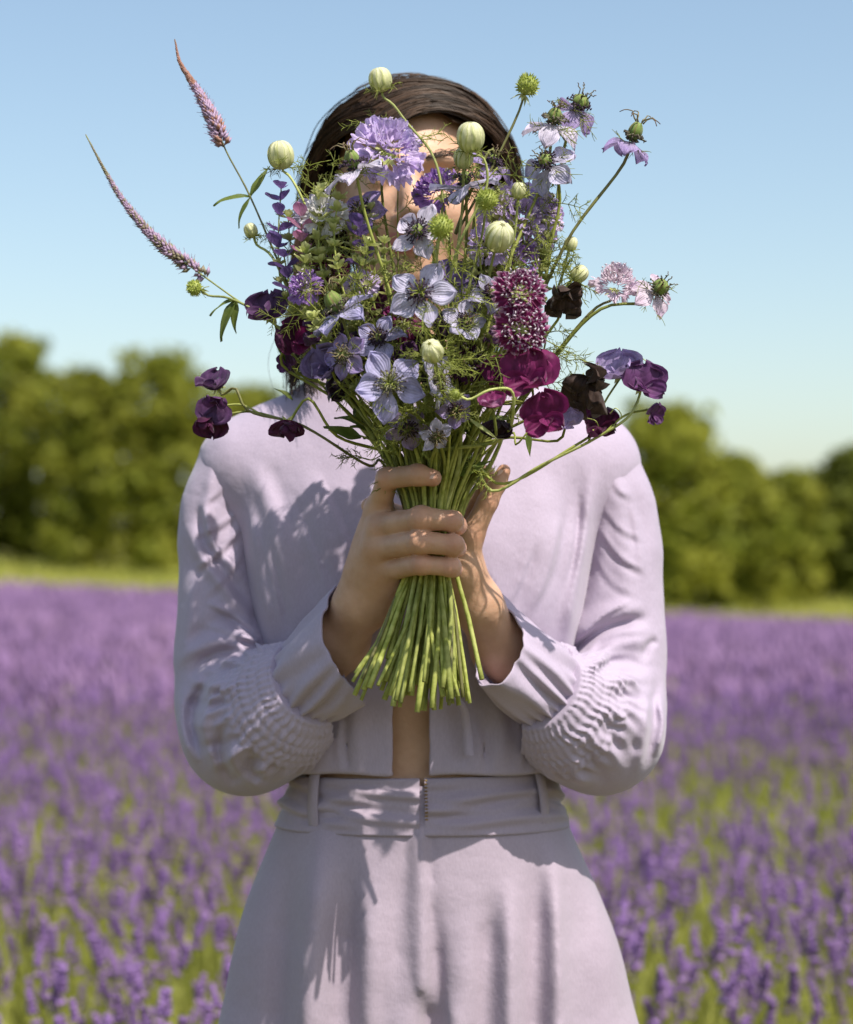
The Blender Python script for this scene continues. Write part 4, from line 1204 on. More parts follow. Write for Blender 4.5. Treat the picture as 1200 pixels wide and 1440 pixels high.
def build_shoes():
    for s in (-1, 1):
        g = Grid((s * .105 - .06, -.16, -.002), (s * .105 + .06, .075, .085), .003)
        up = g.chain([((s * .10, .03, .040), .036), ((s * .104, -.04, .036), .037), ((s * .106, -.11, .028), .028)], .03)
        up = np.maximum(up, .004 - g.Z)
        V, Q = g.mesh(up, 1)
        b = MB(); b.add(V, Q); sh = b.build('shoe', M['leather'], PERSON)
        b = MB(); n = 40; t = np.linspace(0, 2 * np.pi, n, endpoint=False)
        rows = []
        for z, k in ((0.0, .94), (.0, 1.0), (.010, 1.02), (.012, .96)):
            rows.append(np.stack([s * .104 + k * .039 * np.cos(t), -.04 + k * .108 * np.sin(t), np.full(n, z)], 1))
        b.add(np.array(rows).reshape(-1, 3), grid_faces(4, n, True)); b.build('sole', M['bark'], sh)

# ------------------------------------------------------------------ hair
def build_hair():
    r = np.random.default_rng(8)
    hc = P(577, 268, .008)
    b = MB()
    rx, ry, rz = .0965, .110, .0985
    PART = -.42                                           # parting on her right, hair swept across the crown
    def on_shell(phi, y, lift=0.0):
        k = np.sqrt(np.maximum(0.05, 1 - (y / ry) ** 2))
        return np.stack([(rx + lift) * k * np.sin(phi), y, (rz + lift) * k * np.cos(phi)], -1)
    ys = np.linspace(-.074, .106, 26); ph = np.linspace(-1.9, 1.9, 48); rows = []
    for y in ys:
        lim = np.interp(y, [-.085, -.06, -.03, .0, .05], [.55, .95, 1.3, 1.6, 1.9]) / 1.9
        rows.append(hc + on_shell(ph * lim - .05, np.full(48, y), -.0055))
    b.add(np.array(rows).reshape(-1, 3), grid_faces(26, 48))
    T = np.linspace(0, 1, 17); n = 17
    for i in range(6200):
        side = -1 if r.uniform() < .40 else 1
        y0 = -.100 + .200 * r.uniform() ** 0.9
        lock = math.floor(y0 * 95 + r.normal(0, .35))      # strands gather in locks
        lr = np.random.default_rng(lock + 77 + 500 * (side > 0))
        lift = r.normal(.0008, .0020) + lr.uniform(-.003, .0055) + (.007 if r.uniform() < .02 else 0)
        p0 = PART + lr.normal(0, .05)
        end = -1.72 if side < 0 else 1.72
        q0 = r.uniform(0, .35) if r.uniform() < .45 else 0.0     # some strands root farther from the parting
        tt = q0 + (1 - q0) * T
        ph = p0 + (end - p0) * tt - side * .03 * (1 - tt)
        sweep = .088 * tt ** (1.25 if side < 0 else 1.7) * np.interp(y0, [-.100, .0, .1], [1.0, .55, .05])
        arch = .010 * np.sin(np.pi * tt) * (side > 0) * np.interp(y0, [-.095, .02], [1, 0])
        yy = np.minimum(y0 + sweep + .005 * np.sin(tt * 6 + lr.uniform(0, 6.3)) * tt, .106)
        wav = .0036 * np.sin(tt * lr.uniform(5, 10) + lr.uniform(0, 6.3)) * tt + + .0012 * np.sin(tt * 17 + r.uniform(0, 6.3))
        p = hc + on_shell(ph, yy, lift + .5 * arch)
        p[:, 0] += wav; p[:, 2] += .5 * wav
        down = r.uniform(.13, .195)
        if side < 0:
            tgt = np.stack([np.interp(T, [0, .3, 1], [0, -.008, -.004 + lr.normal(0, .008)]), np.interp(T, [0, .5, 1], [0, -.022, -.062 + r.normal(0, .010)]), -down * T], 1)
        else:
            tgt = np.stack([np.interp(T, [0, .35, 1], [0, -.006, -.026 + lr.normal(0, .008)]), np.interp(T, [0, .5, 1], [0, .02, .05 + r.normal(0, .01)]), -down * T * .85], 1)
        tgt[:, 0] += .006 * np.sin(T * lr.uniform(3, 7) + lr.uniform(0, 6.3)) * T + r.normal(0, .002) * T
        pts = np.vstack([p, p[-1] + tgt[1:]])
        rad = np.concatenate([np.full(n, .00070), np.linspace(.0007, .0002, n - 1)]) * r.uniform(.7, 1.3)
        tube(b, pts, rad, 3, False)
    for i in range(260):                                   # flyaway strands arching over the crown
        y0 = r.uniform(-.05, .05); Tf = np.linspace(0, 1, 12); s_ = r.uniform(.5, 1.3)
        ph = r.uniform(-.5, .1) + s_ * Tf * (1 if i % 5 else -1)
        p = hc + on_shell(ph, np.full(12, y0) + .02 * Tf, .003 + .010 * np.sin(np.pi * Tf) * r.uniform(.2, 1.3))
        tube(b, p, np.linspace(.00026, .00013, 12), 3, False)
    for i in range(40):                                    # loose wisps beside the neck
        p0 = P(r.uniform(398, 440), r.uniform(380, 450), r.uniform(-.01, .02))
        q = p0 + A_(r.normal(-.004, .006), 0, -r.uniform(.05, .09)); m = (p0 + q) / 2 + A_(r.normal(-.006, .004), 0, 0)
        tube(b, spline(np.array([p0, m, q]), 10), np.linspace(.0003, .00012, 10), 3, False)
    b.build('hair', M['hair'], PERSON)
    # eyebrows
    for s in (-1, 1):
        e = MB(); fc = P(579, 268, .005)
        for i in range(70):
            t = r.uniform()
            p0 = fc + A_(s * (.013 + .033 * t), -.0945 + .017 * t ** 1.6, .014 + .006 * math.sin(t * 2.4) + r.normal(0, .0016))
            tube(e, np.array([p0, p0 + A_(s * .005, .0005, .002), p0 + A_(s * .009, .0025, .0015)]), [.0004, .0004, .0001], 3, False)
        e.build('eyebrow', M['hair'], PERSON)

build_body()
build_blouse()
build_trousers()
build_shoes()
build_hair()

# ------------------------------------------------------------------ the bouquet: every cut stem is a thing of its own
fr = np.random.default_rng(23)
PROF = {
    'nigella': ([0, .10, .22, .38, .58, .76, .90, .97, 1], [.10, .14, .32, .72, 1.0, .90, .52, .22, .03]),
    'broad': ([0, .08, .25, .5, .75, .9, .97, 1], [.18, .5, .86, 1.0, .97, .74, .45, .2]),
    'frill': ([0, .25, .5, .75, .9, 1], [.10, .28, .62, .95, 1.0, .82]),
    'oval': ([0, .15, .4, .65, .85, 1], [.05, .5, .95, .95, .55, .04]),
    'lance': ([0, .1, .3, .6, .85, 1], [.12, .45, 1.0, .75, .3, .02]),
}

def petal(L, W, shape='nigella', cup=0.0, bend=0.0, ruffle=0.0, rf=3.0, lobes=0.0, seed=0, nu=11, nv=9, fold=0.0, twist=0.0, crinkle=0.0):
    """a petal from the origin along +X, face to +Z"""
    r = np.random.default_rng(seed)
    u = np.linspace(0, 1, nu)[:, None]; v = np.linspace(-1, 1, nv)[None, :]
    xp, yp = PROF[shape]
    w = np.interp(u, xp, yp) * W / 2
    ph = r.uniform(0, 6.28, 4)
    Lv = 1 + lobes * np.cos(v * 9.42 + ph[0] * .25) * u ** 3 + .03 * np.sin(v * 5 + ph[1])
    ang = bend * u ** 1.3
    x = np.cumsum(np.cos(ang), 0); x = (x - x[0]) / (nu - 1) * L
    zz = np.cumsum(np.sin(ang), 0); zz = (zz - zz[0]) / (nu - 1) * L
    X = x * Lv; Y = w * v * np.ones_like(u)
    Z = zz + cup * (v ** 2) * w + fold * np.abs(v) * w
    Z = Z + ruffle * u ** 1.5 * (np.abs(v) ** .8 * np.sin(rf * v * 2.2 + ph[2] + u * 2) + .5 * np.sin(rf * 3.1 * v + ph[3] + 3 * u)) * (0.35 + 0.65 * np.maximum(np.abs(v), u))
    Z = Z + .02 * L * np.sin(u * 6 + v * 3 + ph[1])
    if crinkle: Z = Z + crinkle * L * waves(u * 1.0, v * .7, 0 * u * v, 9.0, seed + 5) * (.3 + u)
    tw = twist * u
    Y, Z = Y * np.cos(tw) - Z * np.sin(tw) * (np.abs(twist) > 0), Z + Y * np.sin(tw)
    b = MB()
    b.add(np.stack([X, Y, Z], -1).reshape(-1, 3), grid_faces(nu, nv), u=np.broadcast_to(u, X.shape), w=np.broadcast_to(v, X.shape))
    return b


def thread(mb, p0, d, L, r, depth=2, rad=.0006, curl=.5, sides=3):
    """finely divided feathery leaf"""
    d = unit(d); n = 7
    side = unit(np.cross(d, r.normal(size=3))); k = r.uniform(-curl, curl)
    T = np.linspace(0, 1, n)[:, None]
    pts = p0 + d * L * T + side * L * k * T ** 2 + A_(0, 0, -1) * L * .12 * T ** 2
    tube(mb, pts, np.linspace(rad, rad * .45, n), sides, False)
    if depth > 0:
        for i in (2, 3, 4, 5):
            for s in (-1, 1):
                if r.uniform() < .72:
                    dd = unit(pts[i] - pts[i - 1]); o = unit(np.cross(dd, side + .3 * r.normal(size=3)))
                    thread(mb, pts[i], dd * .75 + o * s * .8 + r.normal(0, .15, 3), L * r.uniform(.28, .46), r, depth - 1, rad * .75, curl, sides)

GRIP = (606, 742, -.222)
STEM_LOG = []
def stem_path(H, n_in, px, py, via=(), n=34, short=False):
    """from the cut end below the hands, through the grip, up to the head at H"""
    hy = H[1]
    off = (px - 600) / 330.0
    gx = np.clip(off * 46 + fr.normal(0, 10), -44, 48)
    gy = np.clip((hy + .28) * .20 + fr.normal(0, .009), -.024, .022)
    bx = np.clip(1.7 * gx + fr.normal(-10, 24), -104, 78)
    by = fr.normal(0, .017)
    bpy = fr.choice([fr.uniform(930, 975), fr.uniform(965, 1002), fr.uniform(975, 1004)]) - abs(bx) * .16
    pts = [P(600 + bx, bpy, GRIP[2] - .010 + by * 1.2),
           P(604 + gx * .55 + bx * .38, 868, GRIP[2] + by * .7 + gy * .3),
           P(GRIP[0] + gx * .60 + bx * .06, 775, GRIP[2] + gy * .75),
           P(GRIP[0] + 4 + gx * 1.02, 705, GRIP[2] + gy),
           P(GRIP[0] + 6 + gx * 1.75, 648, GRIP[2] + gy * 1.7 - .006)]
    if short: pts = pts[2:]
    for v in via: pts.append(P(*v))
    if not via:
        a, L = pts[-1], np.linalg.norm(H - pts[-1])
        up = unit(pts[-1] - pts[-2])
        mid = a * .5 + H * .5 + up * L * .10 - n_in * L * .05
        pts.append(mid + fr.normal(0, .004, 3))
        pts.append(H - n_in * min(.028, L * .22))
    else:
        pts.append(H - n_in * min(.010, .35 * np.linalg.norm(H - pts[-1])))
    pts.append(H)
    return spline(np.array(pts), n + 4 * len(via))

def new_stem(name, label, cat, group, H, n_in, px, py, via=(), rad=.0019, mat='stem', top=.75, short=False):
    path = stem_path(H, n_in, px, py, via, 34, short)
    root = empty(name, path[0], label, cat, group)
    b = MB()
    wob = 1 + .06 * np.sin(np.arange(len(path)) * 1.7 + fr.uniform(0, 6))
    tube(b, path, (rad * top + (max(rad, .0020) * fr.uniform(.75, 1.4) - rad * top) * np.linspace(1, 0, len(path)) ** 1.6) * wob, 8)
    b.build('stem', M[mat], root, path[0])
    return root, path

def put(mb, name, mat, root, R, loc, org):
    o = MB(); o.merge(mb, R, loc)
    return o.build(name, M[mat], root, org)

def bracts(root, R, c, org, r, n=9, L=.022, back=.004, mat='thread', up=.35):
    b = MB()
    for k in range(n):
        a = k * 6.283 / n + r.uniform(-.3, .3)
        d = R @ unit(A_(math.cos(a), math.sin(a), r.uniform(-.3, .4) + up - .3))
        thread(b, c - R[:, 2] * back, d, L * r.uniform(.7, 1.25), r, 1, .00055, .7)
    b.build('bract', M[mat], root, org)

def pod(root, R, c, org, r, rad=.006, L=.013, styles=6, sty=.014, droop=False, mat='style_brown'):
    th = np.linspace(0, 2 * np.pi, 30, endpoint=False); rows = []
    for u in np.linspace(0, 1, 10):
        rr = rad * (math.sin(math.pi * (0.08 + .80 * u)) ** .8) * (1 + .10 * np.cos(th * styles))
        rows.append(np.stack([rr * np.cos(th), rr * np.sin(th), np.full(30, L * u)], 1))
    b = MB(); U, Wd = np.meshgrid(np.linspace(0, 1, 10), th, indexing='ij')
    b.add(np.array(rows).reshape(-1, 3), grid_faces(10, 30, True), u=U, w=Wd / 3.1416)
    b.add(A_([0, 0, L]).reshape(1, 3)); e = 9 * 30
    b.t.append(np.array([[e + j, e + (j + 1) % 30, 300] for j in range(30)]))
    p = put(b, 'pod', 'pod', root, R, c, org)
    s = MB()
    for k in range(styles):
        a = k * 6.283 / styles + r.uniform(-.2, .2); T = np.linspace(0, 1, 8)
        rr = rad * .55 + sty * (T ** 1.4) * (.95 if droop else .45); z = L + sty * (np.sin(T * 2.6) * .45 if droop else T * .8 - .25 * T ** 3)
        tube(s, np.stack([rr * math.cos(a + .5 * r.normal() * .5), rr * math.sin(a), z], 1) + r.normal(0, .0006, (8, 3)), np.linspace(.0007, .0004, 8), 4)
    put(s, 'style', mat, p, R, c, org)

def nigella(px, py, y, rpx, f, label, col='nig_lilac', elev=.15, stam='stamen_dark', pod_r=.0045, pod_l=.009, droop=False, seed=0, via=(), styles=6, sty=.012,
            stem='stem', bend=-.25, nb=9, mat_style='style_brown', smat=.0018, cup=.25):
    r = np.random.default_rng(seed + 500)
    c = P(px, py, y); n = facing(f); R = frame(n, r.uniform(0, 6.28)); sc = (y + D0) / F_PX; Lp = rpx * sc * 1.0
    root, path = new_stem('nigella_flower', label, 'flower', 'nigella flowers in the bouquet', c - n * .003, n * .7 + A_(0, 0, .3), px, py, via, smat, stem)
    org = path[0]
    for k in range(5):
        p = petal(Lp * r.uniform(.94, 1.06), Lp * r.uniform(.66, .84), 'nigella', cup, bend + r.normal(0, .22), Lp * .085, 2.8, .03, seed * 9 + k, 15, 13, twist=r.normal(0, .25), crinkle=.032)
        Rk = R @ rotz(k * 1.2566 + r.normal(0, .07)) @ roty(-(elev + r.normal(0, .12)))
        put(p, 'petal', col, root, Rk, c, org)
    # nectaries and stamens
    b = MB()
    for k in range(34):
        a = k * 2.399; q = r.uniform(.35, 1.0); T = np.linspace(0, 1, 7)
        reach = Lp * (.16 + .30 * q) * r.uniform(.85, 1.1); hgt = Lp * (.36 - .20 * q)
        rr = reach * T ** 1.5; z = .001 + hgt * np.sin(T * 2.0) / .91
        pts = np.stack([rr * math.cos(a), rr * math.sin(a), z], 1) + r.normal(0, .0004, (7, 3))
        tube(b, pts, [.00036] * 5 + [.00075, .0003], 4, True)
        e = OCT_V * A_(.00085, .00085, .0019) @ rotx(r.uniform(-1, 1)).T + pts[-1]
        b.add(e, None, OCT_T, u=1)
    for k in range(9):
        a = k * 6.283 / 9 + .2; cc = A_(math.cos(a), math.sin(a), .0) * Lp * .17 + A_(0, 0, .0024)
        b.add((OCT_V * A_(.0026, .0013, .0016)) @ rotz(a).T + cc, None, OCT_T, u=1)
    put(b, 'stamen_ring', stam, root, R, c, org)
    pod(root, R, c + n * .001, org, r, pod_r, pod_l, styles, sty, droop, mat_style)
    if nb: bracts(root, R, c, org, r, nb, Lp * .78)
    return root

def scabious(px, py, y, rpx, f, label, col='scab_lilac', seed=0, outer=11, rings=3, pins=26, pin='pin_white', oval=1.0, via=(), stem='stem', dome=.55, lobe=.07, wide=1.0):
    r = np.random.default_rng(seed + 900)
    c = P(px, py, y); n = facing(f); R = frame(n, r.uniform(0, 6.28)) if oval == 1 else frame(n, 0)
    S3 = np.diag([1 / oval ** .5, oval ** .5, 1.0]); R = R @ S3
    sc = (y + D0) / F_PX; Rr = rpx * sc * 1.0
    root, path = new_stem('scabious_flower', label, 'flower', 'scabious flowers in the bouquet', c - n * .004, n * .6 + A_(0, 0, .4), px, py, via, .0016, stem)
    org = path[0]
    for k in range(outer):
        a = k * 6.283 / outer + r.normal(0, .09)
        p = petal(Rr * r.uniform(.60, .78), Rr * r.uniform(.58, .80) * wide, 'frill', .1, -.25 + r.normal(0, .25), Rr * .13, 3.6, lobe, seed * 31 + k, 13, 17, twist=r.normal(0, .3))
        Rk = R @ rotz(a) @ roty(-(.12 + r.normal(0, .12)))
        put(p, 'ray_floret', col, root, Rk, c + R @ (A_(math.cos(a), math.sin(a), 0) * Rr * .36), org)
    b = MB(); pn = MB()
    for ring in range(rings):
        t = (ring + 1) / (rings + 1); rad = Rr * .62 * (1 - t) + .05 * Rr; z = Rr * dome * math.sqrt(max(0, 1 - (rad / Rr / .75) ** 2))
        m = max(5, int(13 * (1 - t) + 4))
        for k in range(m):
            a = k * 6.283 / m + ring * .4 + r.normal(0, .1)
            p = petal(Rr * r.uniform(.34, .50), Rr * r.uniform(.30, .46) * wide, 'frill', .2, .25, Rr * .08, 4, lobe, seed * 77 + ring * 20 + k, 6, 7)
            b.merge(p, rotz(a) @ roty(-(.35 + .9 * t + r.normal(0, .15))), A_(math.cos(a), math.sin(a), 0) * rad * .72 + A_(0, 0, z * .8))
    for k in range(pins):
        q = math.sqrt((k + .5) / pins); a = k * 2.399; rad = Rr * .85 * q
        z0 = Rr * dome * math.sqrt(max(0.02, 1 - (q * .9) ** 2)); p0 = A_(rad * .8 * math.cos(a), rad * .8 * math.sin(a), z0 * .7)
        p1 = A_(rad * math.cos(a), rad * math.sin(a), z0 + Rr * .24) + r.normal(0, .0007, 3)
        tube(pn, np.array([p0, (p0 + p1) / 2 + r.normal(0, .0005, 3), p1]), [.0003, .0003, .0003], 3, False)
        pn.add(OCT_V * A_(.0019, .0008, .0009) @ rotz(r.uniform(0, 6)).T + p1, None, OCT_T)
    put(b, 'disc_floret', col, root, R, c, org)
    if pins: put(pn, 'anther', pin, root, R, c, org)
    cal = MB()
    for k in range(8):
        cal.merge(petal(Rr * .55, Rr * .16, 'lance', .2, -.3, 0, 1, 0, k, 6, 5), rotz(k * .785) @ roty(.15), A_(0, 0, -.003))
    put(cal, 'calyx', 'clary_green', root, R, c, org)
    return root

def button(px, py, y, rpx, f, label, seed=0, via=(), stem='stem_pale', group='green scabious buttons in the bouquet'):
    r = np.random.default_rng(seed + 1300)
    c = P(px, py, y); n = facing(f); R = frame(n, 0); Rr = rpx * (y + D0) / F_PX
    root, path = new_stem('scabious_button', label, 'flower bud', group, c - n * Rr * .8, n * .7 + A_(0, 0, .3), px, py, via, .0014, stem, short=True)
    org = path[0]; b = MB()
    b.add(OCT_V * 0 + 0, None, None)
    th = np.linspace(0, 2 * np.pi, 14, endpoint=False)
    rows = [np.stack([Rr * .86 * math.sin(t) * np.cos(th), Rr * .86 * math.sin(t) * np.sin(th), np.full(14, -Rr * .8 * math.cos(t))], 1) for t in np.linspace(.05, 3.09, 10)]
    b.add(np.array(rows).reshape(-1, 3), grid_faces(10, 14, True))
    N = 150
    for k in range(N):
        z = 1 - 2 * (k + .5) / N * .92; a = k * 2.399; q = math.sqrt(max(0, 1 - z * z)); d = A_(q * math.cos(a), q * math.sin(a), z)
        p0 = d * Rr * .78; dd = unit(d + r.normal(0, .18, 3) + A_(0, 0, .25)); s = unit(np.cross(dd, r.normal(size=3))) * Rr * .085
        L = Rr * r.uniform(.24, .42)
        b.add(np.array([p0 - s, p0 + s, p0 + dd * L * .6 + s * .7, p0 + dd * L * .6 - s * .7, p0 + dd * L]), [[0, 1, 2, 3]], [[3, 2, 4]], u=[0, 0, .6, .6, 1])
    put(b, 'seed_head', 'button', root, R, c, org)
    cal = MB()
    for k in range(7):
        cal.merge(petal(Rr * r.uniform(.9, 1.3), Rr * .32, 'lance', .2, -.5, 0, 1, 0, k, 7, 5), rotz(k * .9) @ roty(r.uniform(.3, .7)), A_(0, 0, -Rr * .75))
    put(cal, 'calyx', 'clary_green', root, R, c, org)

def bud(px, py, y, rpx, f, label, seed=0, via=(), stem='stem_pale', nb=7, long=1.2, fl=1.0):
    r = np.random.default_rng(seed + 1700)
    c = P(px, py, y); n = facing(f); R = frame(n, r.uniform(0, 6)); Rr = rpx * (y + D0) / F_PX
    root, path = new_stem('nigella_bud', label, 'flower bud', 'nigella buds in the bouquet', c - n * Rr * 1.0, n * .8 + A_(0, 0, .2), px, py, via, .0015, stem, short=True)
    org = path[0]
    for k in range(5):                                   # five overlapping closed tepals
        b = MB(); u = np.linspace(0, 1, 12)[:, None]; v = np.linspace(-1, 1, 9)[None, :]
        t = .12 + u * 2.92
        rr = Rr * np.sin(t) ** .75 * (1 + .05 * (1 - v ** 2) + .05 * (v > .3) * 0 + .05 * v)
        rr = rr + Rr * .07 * np.cos(v * 6) * np.sin(t)
        a = k * 1.2566 + v * .82 * np.sin(t) ** .25
        X = np.stack([rr * np.cos(a), rr * np.sin(a), -Rr * long * np.cos(t) + 0 * v], -1)
        b.add(X.reshape(-1, 3), grid_faces(12, 9), u=np.broadcast_to(u, (12, 9)), w=np.broadcast_to(v, (12, 9)))
        put(b, 'tepal', 'bud', root, R, c, org)
    if nb: bracts(root, R, c - n * Rr, org, r, nb, Rr * 1.9 * fl, 0, up=.3)

def blossom(root, org, px, py, y, rpx, f, col, seed, col2=None, crumple=0.0, roll=0.0):
    r = np.random.default_rng(seed + 2100)
    c = P(px, py, y); n = facing(f); R = frame(n, roll); Rr = rpx * (y + D0) / F_PX
    UP = A_([0, 1, 0], [1, 0, 0], [0, 0, 1]).T           # petal +X -> up, +Y -> side
    UP = np.stack([A_(0, 1, 0), A_(-1, 0, 0), A_(0, 0, 1)], 1)
    cal = MB()
    for k in range(5):
        cal.merge(petal(Rr * .5, Rr * .22, 'lance', .3, .6, 0, 1, 0, k, 6, 5), UP @ rotz(k * 1.2566) @ roty(.7), A_(0, 0, -Rr * .20))
    tube(cal, np.array([[0, 0, -Rr * .42], [0, 0, -Rr * .25], [0, 0, -.05 * Rr]]), [.0012, .0026, .0030], 8)
    o = put(cal, 'blossom', 'clary_green', root, R, c, org)
    rf = Rr * (.15 + .22 * crumple)
    st = petal(Rr * 1.25, Rr * 2.0, 'broad', .18 - .5 * crumple, -.55 - crumple, rf, 2.6 + 2 * crumple, -.07, seed * 3 + 1, 19, 21, twist=crumple * r.normal(), crinkle=.022 + .10 * crumple)
    put(st, 'standard_petal', col, o, R @ UP @ roty(-.50), c + R @ A_(0, -Rr * .28, -.12 * Rr), org)
    st2 = petal(Rr * 1.05, Rr * 1.7, 'broad', .1, -.3 - crumple, rf * 1.1, 3.1, -.05, seed * 3 + 2, 17, 19, crinkle=.022 + .10 * crumple)
    put(st2, 'standard_petal', col, o, R @ UP @ rotz(r.normal(0, .2)) @ roty(-.22), c + R @ A_(0, -Rr * .30, .02 * Rr), org)
    for s in (-1, 1):
        w = petal(Rr * .95, Rr * .95, 'broad', .55, .35, rf * .9, 2.2, 0, seed * 5 + s + 2, 15, 15, twist=.4 * s + crumple * r.normal(), crinkle=.025 + .10 * crumple)
        put(w, 'wing_petal', col2 or col, o, R @ UP @ rotz(s * (2.15 + r.normal(0, .15))) @ roty(-.75 + .3 * r.normal()), c + R @ A_(0, -Rr * .18, .10 * Rr), org)
    k = petal(Rr * .7, Rr * .6, 'oval', .9, .5, rf * .5, 2, 0, seed * 7, 9, 9)
    put(k, 'keel_petal', col2 or col, o, R @ UP @ rotz(3.14) @ roty(-1.0), c + R @ A_(0, -Rr * .15, .12 * Rr), org)

def sweet_pea(blooms, label, cols, seed=0, via=(), stem='stem', crumple=0.0, tendril=None, name='sweet_pea', cat='flower', rolls=None):
    px, py, y, rpx, f = blooms[0]
    H = P(px, py, y); n = facing(f)
    root, path = new_stem(name, label, cat, 'sweet peas in the bouquet', H - n * rpx * .0003, n * .5 + A_(0, 0, .5), px, py, via, .0016, stem)
    org = path[0]
    for i, (a, b_, yy, rp, ff) in enumerate(blooms):
        col = cols[i % len(cols)]
        col, c2 = col if isinstance(col, tuple) else (col, None)
        blossom(root, org, a, b_, yy, rp, ff, col, seed * 11 + i, c2, crumple, 0 if rolls is None else rolls[i])
        if i:
            e = P(a, b_, yy) - facing(ff) * rp * .0003
            j = path[int(len(path) * (.86 - .05 * i))]
            t = MB(); mid = (e + j) / 2 + A_(0, .004, .006)
            tube(t, spline(np.array([j, mid, e]), 10), .0010, 5); t.build('pedicel', M['stem'], root, org)
    if tendril:
        t = MB()
        for q in tendril:
            pts = np.array([P(*s) for s in q]); tube(t, spline(pts, 8 * len(pts)), np.linspace(.0007, .0004, 8 * len(pts)), 4)
        t.build('tendril', M['stem_pale'], root, org)
    return root, path

def leaf_part(root, org, p0, d, L, W, mat='leaf', up=(0, -.6, .8), bend=-.5, seed=0, fold=.35, name='leaf'):
    x = unit(d); z = np.asarray(up, float); z = unit(z - x * (z @ x)); yv = np.cross(z, x)
    p = petal(L, W, 'lance', 0, bend, L * .02, 2, 0, seed, 13, 7, fold=fold, twist=.3)
    return put(p, name, mat, root, np.stack([x, yv, z], 1), p0, org)

def veronica(pts, label, s0, seed, leaves, rmax=.0062, tipmat='veronica_bud', rust=False):
    """long tapering spike; pts from the lowest via point to the tip, florets from fraction s0 up"""
    H = P(*pts[-1]); nin = unit(P(*pts[-1]) - P(*pts[-2]))
    r = np.random.default_rng(seed)
    root, path = new_stem('veronica_spike', label, 'flower', 'veronica spikes in the bouquet', H, nin, pts[0][0], pts[0][1], pts[:-1], .0015, 'stem_brown' if rust else 'stem_pale', .35)
    org = path[0]
    seg = np.linalg.norm(np.diff(path, axis=0), axis=1); cum = np.concatenate([[0], np.cumsum(seg)]); Lt = cum[-1]
    fl, bd = MB(), MB()
    N = 620
    start = cum[int(np.argmin(np.linalg.norm(path - P(s0[0], s0[1], pts[-1][2]), axis=1)))]
    for k in range(N):
        q = (k + r.uniform(0, 1)) / N
        s = start + (Lt - start) * q ** .88
        i = min(len(path) - 2, np.searchsorted(cum, s) - 1); t = (s - cum[i]) / seg[i]
        c = path[i] * (1 - t) + path[i + 1] * t; ax = unit(path[i + 1] - path[i])
        dens = 1 if q > .16 else .25 + 4 * q
        if r.uniform() > dens: continue
        a = k * 2.399; e1 = unit(np.cross(ax, A_(.2, .9, .3))); e2 = np.cross(ax, e1)
        d = unit((math.cos(a) * e1 + math.sin(a) * e2) * (1.0 - .25 * q) + ax * (.45 + 1.3 * q))
        size = rmax * (1 - .93 * q ** 1.0) * r.uniform(.8, 1.15) + .0006
        sd_ = unit(np.cross(d, ax))
        w = size * .24
        V = (OCT_V * A_(w, w, size * .55)) @ np.stack([sd_, np.cross(d, sd_), d], 1).T + c + d * size * .62
        opened = q < (.52 if rust else .72)
        (fl if (opened and r.uniform() < (.8 if rust else .6)) else bd).add(V, None, OCT_T, u=[.5, .5, .5, .5, 1, 0])
        if opened and r.uniform() < .5:                 # protruding stamens
            e = c + d * size * 1.15
            tube(fl, np.array([c + d * size * .8, e + d * size * .3 + r.normal(0, .0006, 3)]), [.0002, .0002], 3, False, .8, 1)
    fl.build('floret', M['veronica'], root, org)
    bd.build('floret_bud', M['veronica_rust' if rust else tipmat], root, org)
    for j, (s, d, L, W) in enumerate(leaves):
        i = int(np.argmin(np.linalg.norm(path - P(s[0], s[1], path[len(path) // 2][1]), axis=1)))
        leaf_part(root, org, path[i], facing(d), L, W, 'leaf', (0, -.7, .7), -.7, seed + j)
    return root

def clary(pts, label, col, seed, whorls, s0=.55, name='clary_sage', size=.012, green='clary_green', group='clary sage stems in the bouquet'):
    """upright spike with pairs of papery bracts above small green leaves"""
    H = P(*pts[-1]); r = np.random.default_rng(seed)
    nin = unit(P(*pts[-1]) - P(*pts[-2]))
    root, path = new_stem(name, label, 'flower', group, H, nin, pts[0][0], pts[0][1], pts[:-1], .0013, 'stem', .5, short=True)
    org = path[0]; n = len(path)
    for k in range(whorls):
        q = s0 + (1 - s0) * (k + .5) / whorls
        c = path[min(n - 1, int(q * (n - 1)))]
        upper = col and k >= whorls * .5
        b = MB(); spin = k * 1.57 + r.uniform(-.3, .3)
        m = 2 if upper else 3
        for s in range(m):
            a = spin + s * 6.283 / m
            L = size * (1.25 if upper else .85) * r.uniform(.8, 1.25)
            p = petal(L, L * (.9 if upper else .6), 'oval', .5, .5, L * .05, 2, 0, seed * 40 + k * 3 + s, 8, 7)
            b.merge(p, rotz(a) @ roty(-r.uniform(.05, .6)))
        if not upper:
            for s in range(4):                          # small calyces
                a = r.uniform(0, 6.283)
                b.merge(petal(size * .7, size * .38, 'oval', 1.1, .1, 0, 1, 0, s, 6, 5), rotz(a) @ roty(-r.uniform(.3, 1.1)))
        d = unit(path[min(n - 1, int(q * (n - 1)) + 1)] - path[max(0, int(q * (n - 1)) - 1)])
        put(b, 'bract', (col if upper else green), root, head_frame(d, 0), c, org)
    return root

